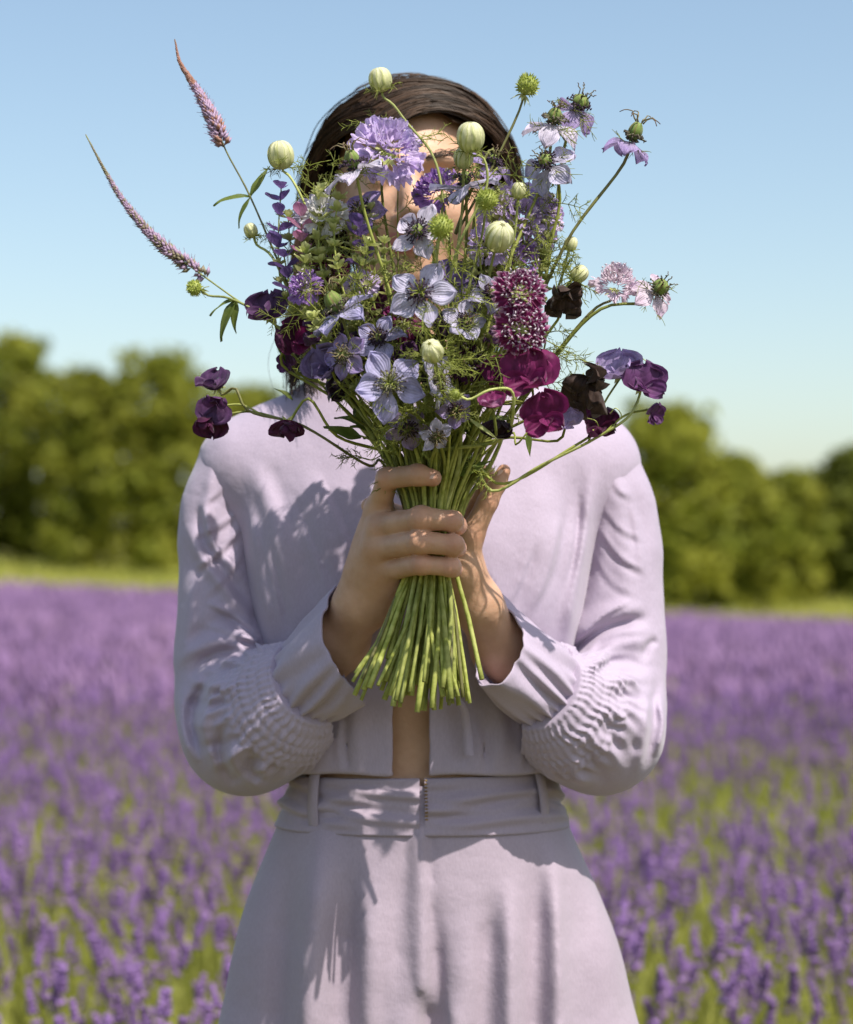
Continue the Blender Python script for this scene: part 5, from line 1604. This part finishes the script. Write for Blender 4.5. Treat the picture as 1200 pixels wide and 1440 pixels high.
def fern(px, py, y, label, seed, n=9, L=.05, f=(0, 1, .2), via=()):
    """stem of feathery thread-like foliage"""
    r = np.random.default_rng(seed); H = P(px, py, y)
    root, path = new_stem('nigella_foliage', label, 'foliage', 'feathery foliage sprigs in the bouquet', H, facing(f), px, py, via, .0012, 'stem', .4, short=True)
    b = MB(); m = len(path)
    for k in range(n):
        i = int(m * (.58 + .41 * k / n)); d = unit(path[min(m - 1, i + 1)] - path[i - 1])
        o = unit(r.normal(size=3) * A_(1, .7, .6)); o = unit(o - d * (o @ d))
        thread(b, path[i], d * .6 + o * .9, L * r.uniform(.6, 1.1), r, 2, .0006, .5)
    b.build('feathery_leaf', M['thread'], root, path[0])
    return root

# ------------------------------------------------------------------ what the bouquet holds
# nigella flowers
nigella(592, 415, -.37, 50, (-.12, .25, .95), 'open lilac nigella facing out above the pale round bud at the bouquet centre', 'nig_lilac', .10, 'stamen_dark', .0036, .006, seed=1, sty=.014, mat_style='thread')
nigella(548, 541, -.37, 53, (.05, .16, 1), 'wide open blue-grey nigella with yellow-green stamens low over the holding hand', 'nig_blue', .16, 'stamen_pale', .0030, .005, seed=2, sty=.013, mat_style='thread')
nigella(592, 328, -.345, 44, (-.45, .30, .75), 'white nigella with near-black centre beside the green button over her mouth', 'nig_white', .12, 'stamen_dark', .0055, .009, seed=3, mat_style='stamen_dark')
nigella(478, 440, -.33, 50, (-.45, .80, .25), 'blue nigella seen from the side with striped pod and curled styles', 'nig_blue', -.05, 'stamen_pale', .0068, .019, True, seed=4, sty=.018)
nigella(500, 240, -.30, 50, (-.28, .93, .22), 'pale nigella with flat petals and green pod beneath the lilac scabious', 'nig_white', -.05, 'stamen_dark', .0062, .017, True, seed=5, sty=.016)
nigella(772, 232, -.28, 46, (-.45, .42, .75), 'lilac nigella with dark centre, lower of the pair against the sky', 'nig_lilac', -.15, 'stamen_dark', .0060, .011, seed=6, sty=.012, bend=-.6)
nigella(778, 176, -.27, 47, (.15, .90, .35), 'whitish nigella with green pod just above the dark-centred pair flower', 'nig_white', -.20, 'stamen_pale', .0060, .014, seed=7, sty=.010, bend=-.7)
nigella(812, 152, -.25, 42, (.35, .62, .60), 'violet nigella with spiky brown centre near the top of the bouquet', 'nig_purple', -.30, 'stamen_dark', .0075, .012, seed=8, sty=.013, bend=-.8, nb=14)
nigella(888, 200, -.27, 40, (.32, .86, .30), 'faded violet nigella with drooping petals and tall pod on a long bare stem', 'nig_purple', -.25, 'stamen_pale', .0058, .017, True, seed=9, sty=.016, via=((800, 335, -.262),), stem='stem_brown', bend=-.7, nb=4)
nigella(922, 410, -.28, 38, (.45, .38, .75), 'pale pink nigella with dark green pod next to the pink scabious', 'nig_pink', -.1, 'stamen_pale', .0070, .014, seed=10, sty=.009, via=((760, 530, -.255), (850, 432, -.275)), bend=-.4, nb=5)
nigella(655, 262, -.275, 54, (-.05, .96, .25), 'lilac nigella seen edge-on below the fat green bud', 'nig_lilac', -.02, 'stamen_dark', .0055, .012, seed=11, sty=.012, bend=-.12)
nigella(611, 535, -.345, 38, (.86, .16, .42), 'grey-lilac nigella turned sideways beside the wide open one', 'nig_lilac', .35, 'stamen_pale', .0035, .006, seed=12)
nigella(574, 600, -.305, 36, (-.1, -.45, .85), 'shaded violet nigella nodding just above the index finger', 'nig_purple', .15, 'stamen_dark', .004, .006, seed=13)
nigella(612, 612, -.330, 26, (.35, -.35, .85), 'small pale nigella hanging over the stems above the fingers', 'nig_lilac', .25, 'stamen_pale', .0035, .005, seed=14)
nigella(690, 232, -.255, 40, (.45, .80, .35), 'nigella with narrow violet petals behind the fat green bud', 'nig_purple', .0, 'stamen_dark', .005, .009, seed=15)

# scabious
scabious(545, 216, -.262, 54, (.25, .42, .85), 'large frilly lilac scabious in front of her brow', 'scab_lilac', 1, 13, 3, 10)
scabious(727, 312, -.245, 56, (.25, .30, .90), 'large lilac scabious behind the striped green bud', 'scab_lilac', 2, 13, 3, 12)
scabious(620, 273, -.240, 40, (-.30, .72, .60), 'violet scabious with pink flecks beside her nose', 'scab_violet', 3, 11, 3, 14)
scabious(731, 412, -.350, 36, (.05, .30, .95), 'wine-red scabious with white pins, upper of two set close together', 'scab_wine', 4, 13, 3, 46, dome=.6, lobe=.14, wide=1.0)
scabious(734, 463, -.352, 37, (.10, -.12, 1), 'wine-red scabious with white pins, lower of two set close together', 'scab_wine', 5, 13, 3, 48, dome=.6, lobe=.14, wide=1.0)
scabious(865, 404, -.262, 30, (.15, .75, .62), 'pale pink shaggy scabious standing out against the sky', 'scab_pink', 6, 22, 7, 24, via=((752, 535, -.25), (842, 430, -.265)), stem='stem_brown', dome=.95, lobe=.22, wide=.62)
scabious(566, 452, -.290, 30, (-.2, .3, .9), 'deep magenta scabious tucked beneath the open lilac nigella', 'pea_magenta', 7, 11, 3, 14)
scabious(462, 385, -.245, 30, (-.3, .3, .8), 'magenta scabious half hidden among green spires by her cheek', 'pea_magenta', 8, 11, 3, 14)
scabious(507, 402, -.275, 26, (-.1, .5, .8), 'small mauve scabious above the side-on blue nigella', 'scab_lilac', 9, 10, 2, 14)
scabious(655, 512, -.295, 32, (.1, .6, .75), 'dark red scabious with beaded rim in the shaded middle', 'pea_maroon', 10, 11, 3, 30)
scabious(735, 368, -.255, 30, (.3, .2, .9), 'violet scabious between the large lilac scabious and the wine-red pair', 'scab_violet', 11, 10, 2, 10)
scabious(440, 300, -.235, 30, (-.5, .4, .7), 'pale lilac scabious behind the white larkspur', 'nig_lilac', 12, 9, 2, 6)

# green buttons
button(742, 120, -.26, 17, (.35, .9, .2), 'green button on a long dark stem at the very top', 1, via=((690, 210, -.262), (640, 330, -.27)), stem='stem_brown')
button(620, 319, -.385, 18, (.1, .6, .7), 'green button in front of the white nigella')
button(685, 281, -.325, 16, (.1, .5, .8), 'green button in front of the edge-on lilac nigella', 3)
button(274, 405, -.225, 12, (-.85, .25, .3), 'small green button beside the lower veronica spike', 4, via=((440, 510, -.245), (372, 445, -.235), (318, 418, -.228)))
button(676, 462, -.31, 10, (0, .7, .6), 'tiny green button in the shaded middle beside the wine-red pair', 5)
button(640, 555, -.385, 9, (-.95, .1, .3), 'small brownish bud on a stem bent sharply over the magenta sweet pea', 6, via=((700, 620, -.30), (722, 580, -.36), (718, 548, -.378), (690, 548, -.384)))

# nigella buds
bud(535, 112, -.25, 15, (-.15, .95, .2), 'pale green bud on a curling stem above her hair', 1, via=((622, 270, -.26), (607, 215, -.255), (572, 172, -.25), (551, 145, -.25)), long=1.15)
bud(395, 218, -.24, 17, (-.12, .95, .3), 'fat cream-green bud against the sky beside her hair', 2, via=((470, 430, -.25), (428, 285, -.243), (405, 245, -.24)))
bud(662, 193, -.315, 18, (.0, .9, .4), 'fat green bud with striped sides in front of her hair', 3, via=((640, 360, -.30), (686, 250, -.31), (678, 220, -.313)))
bud(353, 324, -.22, 9, (-.4, .9, .2), 'tiny bud against the sky below the upper veronica spike', 4, via=((420, 440, -.235), (378, 355, -.224)))
bud(702, 333, -.325, 19, (.2, .6, .7), 'striped green bud in front of the large lilac scabious', 5)
bud(730, 268, -.29, 10, (.1, .9, .3), 'small yellow-green bud above the large lilac scabious', 6)
bud(608, 494, -.392, 15, (-.2, .5, .8), 'round pale bud with curling bracts at the bouquet centre', 7, nb=11, fl=1.3)
bud(803, 343, -.255, 9, (.3, .9, .2), 'small closed bud by the long bare stem', 8, nb=3)
bud(652, 222, -.30, 13, (.0, .7, .6), 'half hidden bud directly below the fat striped one', 9)
bud(815, 385, -.27, 11, (.75, .6, .2), 'bud wrapped in long green bracts near the dried flower', 10, nb=14, fl=1.8)

# sweet peas
sweet_pea([(378, 440, -.235, 33, (-.35, .25, .9))], 'deep purple sweet pea next to her hair', ['pea_purple'], 1)
sweet_pea([(412, 478, -.255, 30, (.5, .1, .8))], 'maroon sweet pea folded over the crossing stems', [('pea_maroon', 'pea_magenta')], 2, rolls=[.9])
sweet_pea([(303, 541, -.235, 27, (-.4, .5, .6)), (304, 572, -.250, 27, (-.1, -.1, 1)), (298, 592, -.245, 27, (-.2, -.5, .8))], 'drooping stem of three purple-maroon sweet peas over the shaded shoulder',
          ['pea_purple', ('pea_purple', 'pea_violet'), 'pea_maroon'], 3, via=((520, 655, -.232), (420, 596, -.238), (345, 574, -.236), (330, 545, -.234)), stem='stem_brown', rolls=[0, 2.9, 3.1])
sweet_pea([(746, 530, -.345, 43, (-.1, .1, 1)), (765, 582, -.348, 36, (.1, -.25, .95))], 'large magenta sweet pea with two blossoms', ['pea_magenta'], 4, rolls=[0, .2])
sweet_pea([(692, 568, -.36, 21, (-.2, .5, .8))], 'small pink-throated sweet pea bud beneath the bent stem', [('pea_magenta', 'pea_pink')], 5)
sweet_pea([(905, 540, -.262, 34, (.1, .15, 1)), (918, 580, -.262, 18, (.5, -.5, .6)), (872, 522, -.255, 34, (-.2, .4, .9))], 'violet and lilac sweet pea stem leaning out over the sunlit shoulder',
          ['pea_violet', 'pea_violet', 'pea_lilac'], 6, via=((690, 690, -.235), (760, 655, -.245), (840, 615, -.258), (885, 585, -.262)), stem='stem_pale', tendril=[[(862, 600, -.26), (874, 584, -.265), (866, 574, -.262), (858, 582, -.258)], [(885, 520, -.25), (900, 503, -.25), (912, 510, -.25)]])
sweet_pea([(670, 432, -.275, 37, (-.1, .2, 1))], 'dusky blue-violet sweet pea beside the wine-red scabious', ['pea_blue'], 7)
sweet_pea([(460, 516, -.31, 34, (-.3, -.1, .9))], 'dusky violet sweet pea behind the wide open nigella', ['pea_blue'], 8, rolls=[.5])
sweet_pea([(845, 596, -.250, 26, (.0, -.2, 1))], 'dark crumpled maroon sweet pea above the sunlit shoulder', ['pea_maroon'], 9, crumple=.6, via=((700, 680, -.235), (800, 632, -.245)), tendril=[[(825, 588, -.26), (838, 592, -.268), (842, 600, -.262)]])
sweet_pea([(795, 421, -.29, 27, (.1, -.2, 1))], 'withered brown sweet pea near the pink scabious', ['pea_dry', 'pea_maroon'], 10, crumple=1.0, rolls=[3.0])
sweet_pea([(825, 540, -.305, 35, (.2, -.1, .9))], 'withered near-black sweet pea next to the magenta one', ['pea_dry'], 11, crumple=1.0, rolls=[2.6])
sweet_pea([(403, 598, -.265, 26, (-.1, -.6, .8))], 'wilted maroon sweet pea hanging over the shaded shoulder', ['pea_maroon'], 12, crumple=.7, rolls=[3.1], via=((470, 610, -.25), (432, 560, -.26)))
sweet_pea([(520, 500, -.285, 40, (-.1, .1, 1))], 'blackish sweet pea deep in the shade behind the wide open nigella', ['pea_black'], 13, crumple=.5)
sweet_pea([(700, 597, -.33, 24, (.1, -.4, .9))], 'black withered blossom below the pink-throated bud', ['pea_black'], 14, crumple=.7, rolls=[3.0])
sweet_pea([(640, 470, -.285, 34, (.2, .2, 1))], 'blackish maroon sweet pea behind the pale round bud', ['pea_black', 'pea_maroon'], 15, crumple=.3)
sweet_pea([(800, 592, -.29, 20, (.3, .1, .9))], 'small lilac sweet pea behind the large magenta one', ['pea_lilac'], 16)
sweet_pea([(405, 510, -.225, 16, (-.4, -.3, .8))], 'little mauve sweet pea beneath the folded maroon one', ['pea_violet'], 17)

# veronica
veronica([(540, 612, -.255), (440, 470, -.236), (345, 262, -.222), (318, 212, -.221), (300, 168, -.22), (272, 118, -.22), (252, 85, -.22), (246, 56, -.22)],
         'taller veronica spike with pink florets and rusty tip against the sky', (318, 212), 61, [((346, 272), (-.95, .05, .3), .034, .008), ((348, 276), (.45, .9, .2), .034, .008), ((342, 270), (-.55, -.85, .3), .030, .005)], .0090, rust=True)
veronica([(530, 610, -.255), (430, 487, -.238), (345, 430, -.228), (285, 387, -.222), (225, 342, -.22), (175, 285, -.22), (145, 235, -.22), (121, 190, -.22)],
         'longer greenish veronica spike arching out sideways against the sky', (292, 392), 62, [((330, 424), (-.55, -.85, .3), .040, .010), ((330, 424), (-.15, -.95, .2), .030, .008), ((378, 462), (.15, -.95, .2), .034, .009), ((328, 422), (-.95, -.25, .2), .028, .006)], .0084)

# clary sage and green spires
clary([(430, 470, -.245), (396, 400, -.242), (392, 320, -.24), (396, 258, -.24)], 'blue-purple clary sage stem next to the sky below the cream-green bud', 'clary_purple', 71, 10, .58)
clary([(450, 480, -.25), (412, 420, -.25), (404, 385, -.25), (398, 350, -.25)], 'shorter blue-purple clary sage stem beneath the taller one', 'clary_purple', 72, 8, .6)
clary([(450, 470, -.255), (432, 380, -.26), (424, 340, -.258), (425, 292, -.256)], 'pink clary sage stem beside the blue-purple ones', 'clary_pink', 73, 8, .6)
clary([(500, 470, -.27), (455, 390, -.275), (448, 330, -.27), (452, 262, -.268)], 'pale green clary spire beneath the flat-petalled nigella', None, 74, 12, .55, 'green_spire', .013)
clary([(505, 470, -.28), (478, 390, -.29), (470, 330, -.285), (476, 275, -.28)], 'pale green clary spire with leafy whorls in front of her cheek', None, 75, 12, .55, 'green_spire', .012)
clary([(520, 480, -.28), (500, 420, -.29), (512, 360, -.29), (520, 335, -.29)], 'short pale green spire in front of her chin', None, 76, 9, .55, 'green_spire', .013)
clary([(480, 500, -.28), (440, 450, -.285), (428, 400, -.28), (430, 350, -.278)], 'leafy green spire behind the side-on blue nigella', None, 77, 11, .55, 'green_spire', .013)
clary([(540, 480, -.28), (520, 400, -.28), (505, 330, -.275), (508, 310, -.27)], 'slim spire with a violet top in front of her cheek', 'clary_purple', 78, 8, .6)
clary([(500, 540, -.30), (470, 500, -.31), (452, 470, -.31), (436, 440, -.305)], 'green leafy sprig beside the side-on nigella', None, 79, 8, .6, 'green_spire', .014)
clary([(640, 470, -.27), (665, 390, -.27), (690, 330, -.265), (694, 300, -.26)], 'green spire among the buds before the large lilac scabious', None, 80, 8, .6, 'green_spire', .011)

# white larkspur
scabious(457, 302, -.262, 32, (-.2, .3, .9), 'white larkspur blossom among the green spires', 'white_petal', 21, 8, 2, 0)

# feathery foliage
for i, (px, py, y, f, t) in enumerate((
        (420, 262, -.25, (-.6, .8, .2), 'beside the cream-green bud'), (560, 170, -.255, (0, 1, .2), 'over her forehead under the curling bud stem'),
        (700, 235, -.30, (.6, .8, .2), 'right beside the fat striped bud'), (760, 330, -.27, (.7, .7, .2), 'next to the large lilac scabious'),
        (790, 300, -.26, (.5, .9, .2), 'against the sky beneath the dark-centred pair'), (820, 385, -.275, (.8, .5, .2), 'against the sky above the withered brown flower'),
        (640, 390, -.33, (.1, .9, .4), 'behind the green button'), (540, 390, -.32, (-.2, .9, .4), 'over her chin'),
        (440, 350, -.27, (-.5, .8, .3), 'among the green spires'), (640, 500, -.37, (.4, .5, .7), 'around the pale round bud'),
        (560, 590, -.31, (-.6, .3, .6), 'under the wide open nigella'), (650, 600, -.32, (.5, .2, .8), 'beneath the dark red scabious'),
        (770, 470, -.29, (.8, .5, .2), 'behind the wine-red pair'), (690, 380, -.31, (.2, .9, .3), 'between striped bud and wine-red pair'),
        (455, 470, -.30, (-.7, .4, .4), 'behind the folded maroon sweet pea'), (510, 330, -.28, (-.2, .9, .3), 'in front of her shaded cheek'),
        (745, 250, -.265, (.1, .9, .2), 'under the dark-centred nigella'), (610, 380, -.34, (.0, .9, .4), 'rising behind the open lilac nigella'),
        (500, 640, -.25, (-.7, .2, .4), 'trailing over the shaded chest'), (668, 655, -.25, (.3, .5, .6), 'inside the thumb of the supporting hand'))):
    fern(px, py, y, 'sprig of feathery green thread leaves ' + t, 300 + i, 9 if py < 560 else 6, .042 if py < 560 else .032, f)

# broad leaf over the shaded chest
root, path = new_stem('leafy_stem', 'thin stem with one broad oval green leaf over the shaded chest', 'foliage', 'leafy stems in the bouquet', P(462, 604, -.25), facing((-.8, .3, .2)), 470, 606, ((560, 640, -.24), (505, 612, -.246)), .0011)
leaf_part(root, path[0], P(508, 616, -.262), facing((-.95, .35, .25)), .034, .016, 'leaf', (0, -.8, .6), -.2, 5, .15)
for px, py, d, L in ((412, 562, (-.6, .5, .4), .02), (742, 600, (.2, -.95, .3), .022), (735, 640, (.1, -1, .2), .016)):
    leaf_part(root, path[0], P(px, py, -.262), facing(d), L, .006, 'leaf', (0, -.8, .6), -.4, 6, .2) if px < 500 else None
root, path = new_stem('leafy_stem', 'thin stem with narrow hanging leaves beneath the large magenta sweet pea', 'foliage', 'leafy stems in the bouquet', P(745, 604, -.30), facing((.6, .7, .2)), 745, 604, (), .0011)
leaf_part(root, path[0], P(743, 606, -.302), facing((.05, -1, .2)), .022, .006, 'leaf', (0, -.8, .6), -.2, 7, .2)
leaf_part(root, path[0], P(660, 588, -.36), facing((.8, -.6, .2)), .030, .004, 'clary_green', (0, -.8, .6), -.1, 8, .2)

# plain stems whose heads are lost inside the bouquet
for i in range(14):
    px = 600 + fr.uniform(-110, 120); py = fr.uniform(430, 560); y = fr.uniform(-.33, -.25)
    root, path = new_stem('cut_stem', 'leafless green stem lost among the flowers of the bouquet', 'stem', 'plain stems in the bouquet', P(px, py, y), facing(((px - 600) / 250, .9, .2)), px, py, (), .0017 + fr.uniform(-.0003, .0008), 'stem' if i % 3 else 'stem_pale')

# more green filling between the heads
for i, (a, b_, y, t) in enumerate(((430, 330, -.245, 'behind the pink clary sage'), (495, 300, -.262, 'behind the pale nigella'), (540, 330, -.27, 'before her mouth'),
                                   (660, 330, -.27, 'behind the green buttons'), (700, 262, -.262, 'beneath the narrow violet nigella'), (740, 400, -.27, 'behind the upper wine-red scabious'),
                                   (465, 345, -.255, 'near the magenta scabious by her cheek'), (415, 400, -.238, 'beside the deep purple sweet pea'), (770, 290, -.255, 'beside the large lilac scabious against the sky'),
                                   (600, 470, -.29, 'behind the open lilac nigella'), (690, 500, -.29, 'beside the dark red scabious'))):
    clary([(600 + (a - 600) * .55, 560, -.255), (600 + (a - 600) * .85, (b_ + 560) / 2, y), (a + 2, b_ + 40, y), (a, b_, y)], 'thin leafy green spire ' + t, None, 120 + i, 10, .55, 'green_spire', .0115)

# dark blossoms and leaves packed low in the bouquet, behind the open nigellas
sweet_pea([(486, 548, -.262, 32, (-.4, .0, .9))], 'dull plum sweet pea low between the stems and the shaded shoulder', ['pea_black', 'pea_purple'], 31, crumple=.4, rolls=[.4])
sweet_pea([(455, 470, -.262, 30, (-.3, .2, .9))], 'plum sweet pea under the side-on blue nigella', ['pea_purple'], 32, crumple=.2)
sweet_pea([(500, 478, -.258, 32, (.0, .2, .9))], 'wilted dark sweet pea with pointed dry petals in the shaded middle', ['pea_dry'], 33, crumple=.9, rolls=[.3])
sweet_pea([(590, 498, -.262, 36, (.1, .1, 1))], 'blackish sweet pea behind the round pale bud and the green stem', ['pea_black'], 34, crumple=.4)
sweet_pea([(540, 430, -.262, 32, (.0, .2, .9))], 'maroon sweet pea half hidden behind the open lilac nigella', ['pea_maroon'], 35, crumple=.3)
sweet_pea([(690, 470, -.262, 34, (.2, .1, .9))], 'dark plum sweet pea behind the lower wine-red scabious', ['pea_purple'], 36, crumple=.4)
sweet_pea([(640, 395, -.262, 32, (.1, .3, .9))], 'slate-violet sweet pea behind the green button stems', ['pea_blue'], 37, crumple=.2)
for i, (a, b_, y, d, t) in enumerate(((470, 560, -.255, (-.6, .6, .2), 'near the dull plum sweet pea'), (520, 575, -.250, (-.3, .8, .3), 'under the blackish sweet pea'), (640, 560, -.262, (.3, .8, .3), 'under the dark red scabious'),
                                      (700, 560, -.262, (.5, .7, .3), 'behind the pink-throated bud'), (500, 440, -.25, (-.3, .9, .2), 'behind the side-on blue nigella'))):
    root, path = new_stem('leafy_stem', 'stem with a tuft of narrow green leaves ' + t, 'foliage', 'leafy stems in the bouquet', P(a, b_, y), facing(d), a, b_, (), .0013)
    for k in range(9):
        q = path[int(len(path) * (.66 + .034 * k)) - 1]; dd = facing((d[0] + fr.normal(0, .8), d[1] + fr.normal(0, .35), d[2] + fr.normal(0, .5)))
        leaf_part(root, path[0], q, dd, fr.uniform(.026, .044), fr.uniform(.006, .011), 'leaf', (fr.normal(0, .4), -.8, .6), -.5, 400 + i * 10 + k, .25)

# a last layer of thin green: spires and threads that close the gaps round her face
for i, (a, b_, y, t) in enumerate(((448, 268, -.232, 'at the edge of her hair below the flat-petalled nigella'), (520, 290, -.24, 'before the shaded cheek'), (405, 300, -.236, 'behind the taller blue-purple clary sage'),
                                   (705, 300, -.245, 'behind the striped green bud'), (765, 360, -.25, 'against the sky beside the violet scabious'))):
    clary([(600 + (a - 600) * .55, 560, -.25), (600 + (a - 600) * .85, (b_ + 560) / 2, y), (a + 3, b_ + 40, y), (a, b_, y)], 'slender pale green spire ' + t, None, 160 + i, 11, .52, 'green_spire', .0125)
for i, (px, py, y, f, t) in enumerate(((455, 250, -.245, (-.5, .8, .2), 'below the flat-petalled nigella'), (400, 330, -.235, (-.6, .7, .2), 'reaching into the sky beside the clary sage'), (780, 275, -.262, (.6, .8, .2), 'reaching into the sky under the lilac pair'),
                                       (720, 350, -.33, (.2, .8, .5), 'over the striped green bud'), (655, 350, -.36, (.1, .8, .5), 'over the green button stems'), (500, 380, -.33, (-.3, .8, .4), 'over the small mauve scabious'),
                                       (430, 420, -.31, (-.6, .6, .4), 'over the leafy green spire'), (620, 450, -.38, (.3, .7, .6), 'between the two open nigellas'), (770, 420, -.30, (.7, .6, .3), 'behind the withered brown sweet pea'),
                                       (590, 560, -.36, (.1, .4, .9), 'over the sideways nigella'), (680, 520, -.34, (.4, .5, .7), 'around the sharply bent stem'), (520, 600, -.28, (-.6, .3, .6), 'beside the broad oval leaf'))):
    fern(px, py, y, 'loose wisp of light green thread leaves ' + t, 360 + i, 9, .040, f)

# further lilac, blue and plum heads that close the middle of the bouquet
nigella(512, 300, -.235, 42, (-.5, .35, .75), 'lilac nigella turned away in front of her shaded cheek', 'nig_purple', .1, 'stamen_dark', .0045, .008, seed=21, nb=12)
nigella(535, 478, -.33, 38, (-.3, .35, .85), 'grey-blue nigella between the two widest open ones', 'nig_blue', .2, 'stamen_dark', .004, .007, seed=22, nb=12)
nigella(652, 455, -.335, 34, (.35, .3, .85), 'small lilac nigella beside the tiny green button', 'nig_lilac', .2, 'stamen_dark', .004, .007, seed=23, nb=12)
nigella(486, 500, -.335, 36, (-.5, .1, .85), 'dusky blue nigella leaning over the dull plum sweet pea', 'nig_purple', .15, 'stamen_pale', .004, .006, seed=24, nb=12)
nigella(690, 415, -.33, 32, (.2, .3, .9), 'lilac nigella tucked against the upper wine-red scabious', 'nig_lilac', .25, 'stamen_dark', .004, .007, seed=25, nb=10)
nigella(640, 575, -.325, 28, (.2, -.2, .9), 'small shaded violet nigella under the brownish bud', 'nig_purple', .25, 'stamen_dark', .0035, .005, seed=26)
scabious(430, 405, -.29, 26, (-.4, .4, .8), 'little mauve scabious at the edge above the folded maroon sweet pea', 'scab_violet', 31, 10, 2, 12)
scabious(690, 345, -.27, 34, (.2, .3, .9), 'soft lilac scabious behind the striped bud stem', 'scab_lilac', 32, 11, 3, 12)
scabious(760, 300, -.245, 34, (.4, .4, .8), 'lilac scabious at the edge below the dark-centred nigella', 'scab_lilac', 33, 11, 3, 12)
sweet_pea([(560, 505, -.285, 32, (.0, .1, 1))], 'plum sweet pea directly above the wide open blue-grey nigella', ['pea_purple'], 41, crumple=.3)
sweet_pea([(620, 545, -.285, 30, (.1, .0, 1))], 'shadowy plum sweet pea behind the sideways nigella', ['pea_black', 'pea_purple'], 42, crumple=.3)
sweet_pea([(705, 530, -.31, 30, (-.1, .1, 1))], 'dark magenta sweet pea tucked behind the large two-blossom one', ['pea_magenta'], 43, crumple=.2)
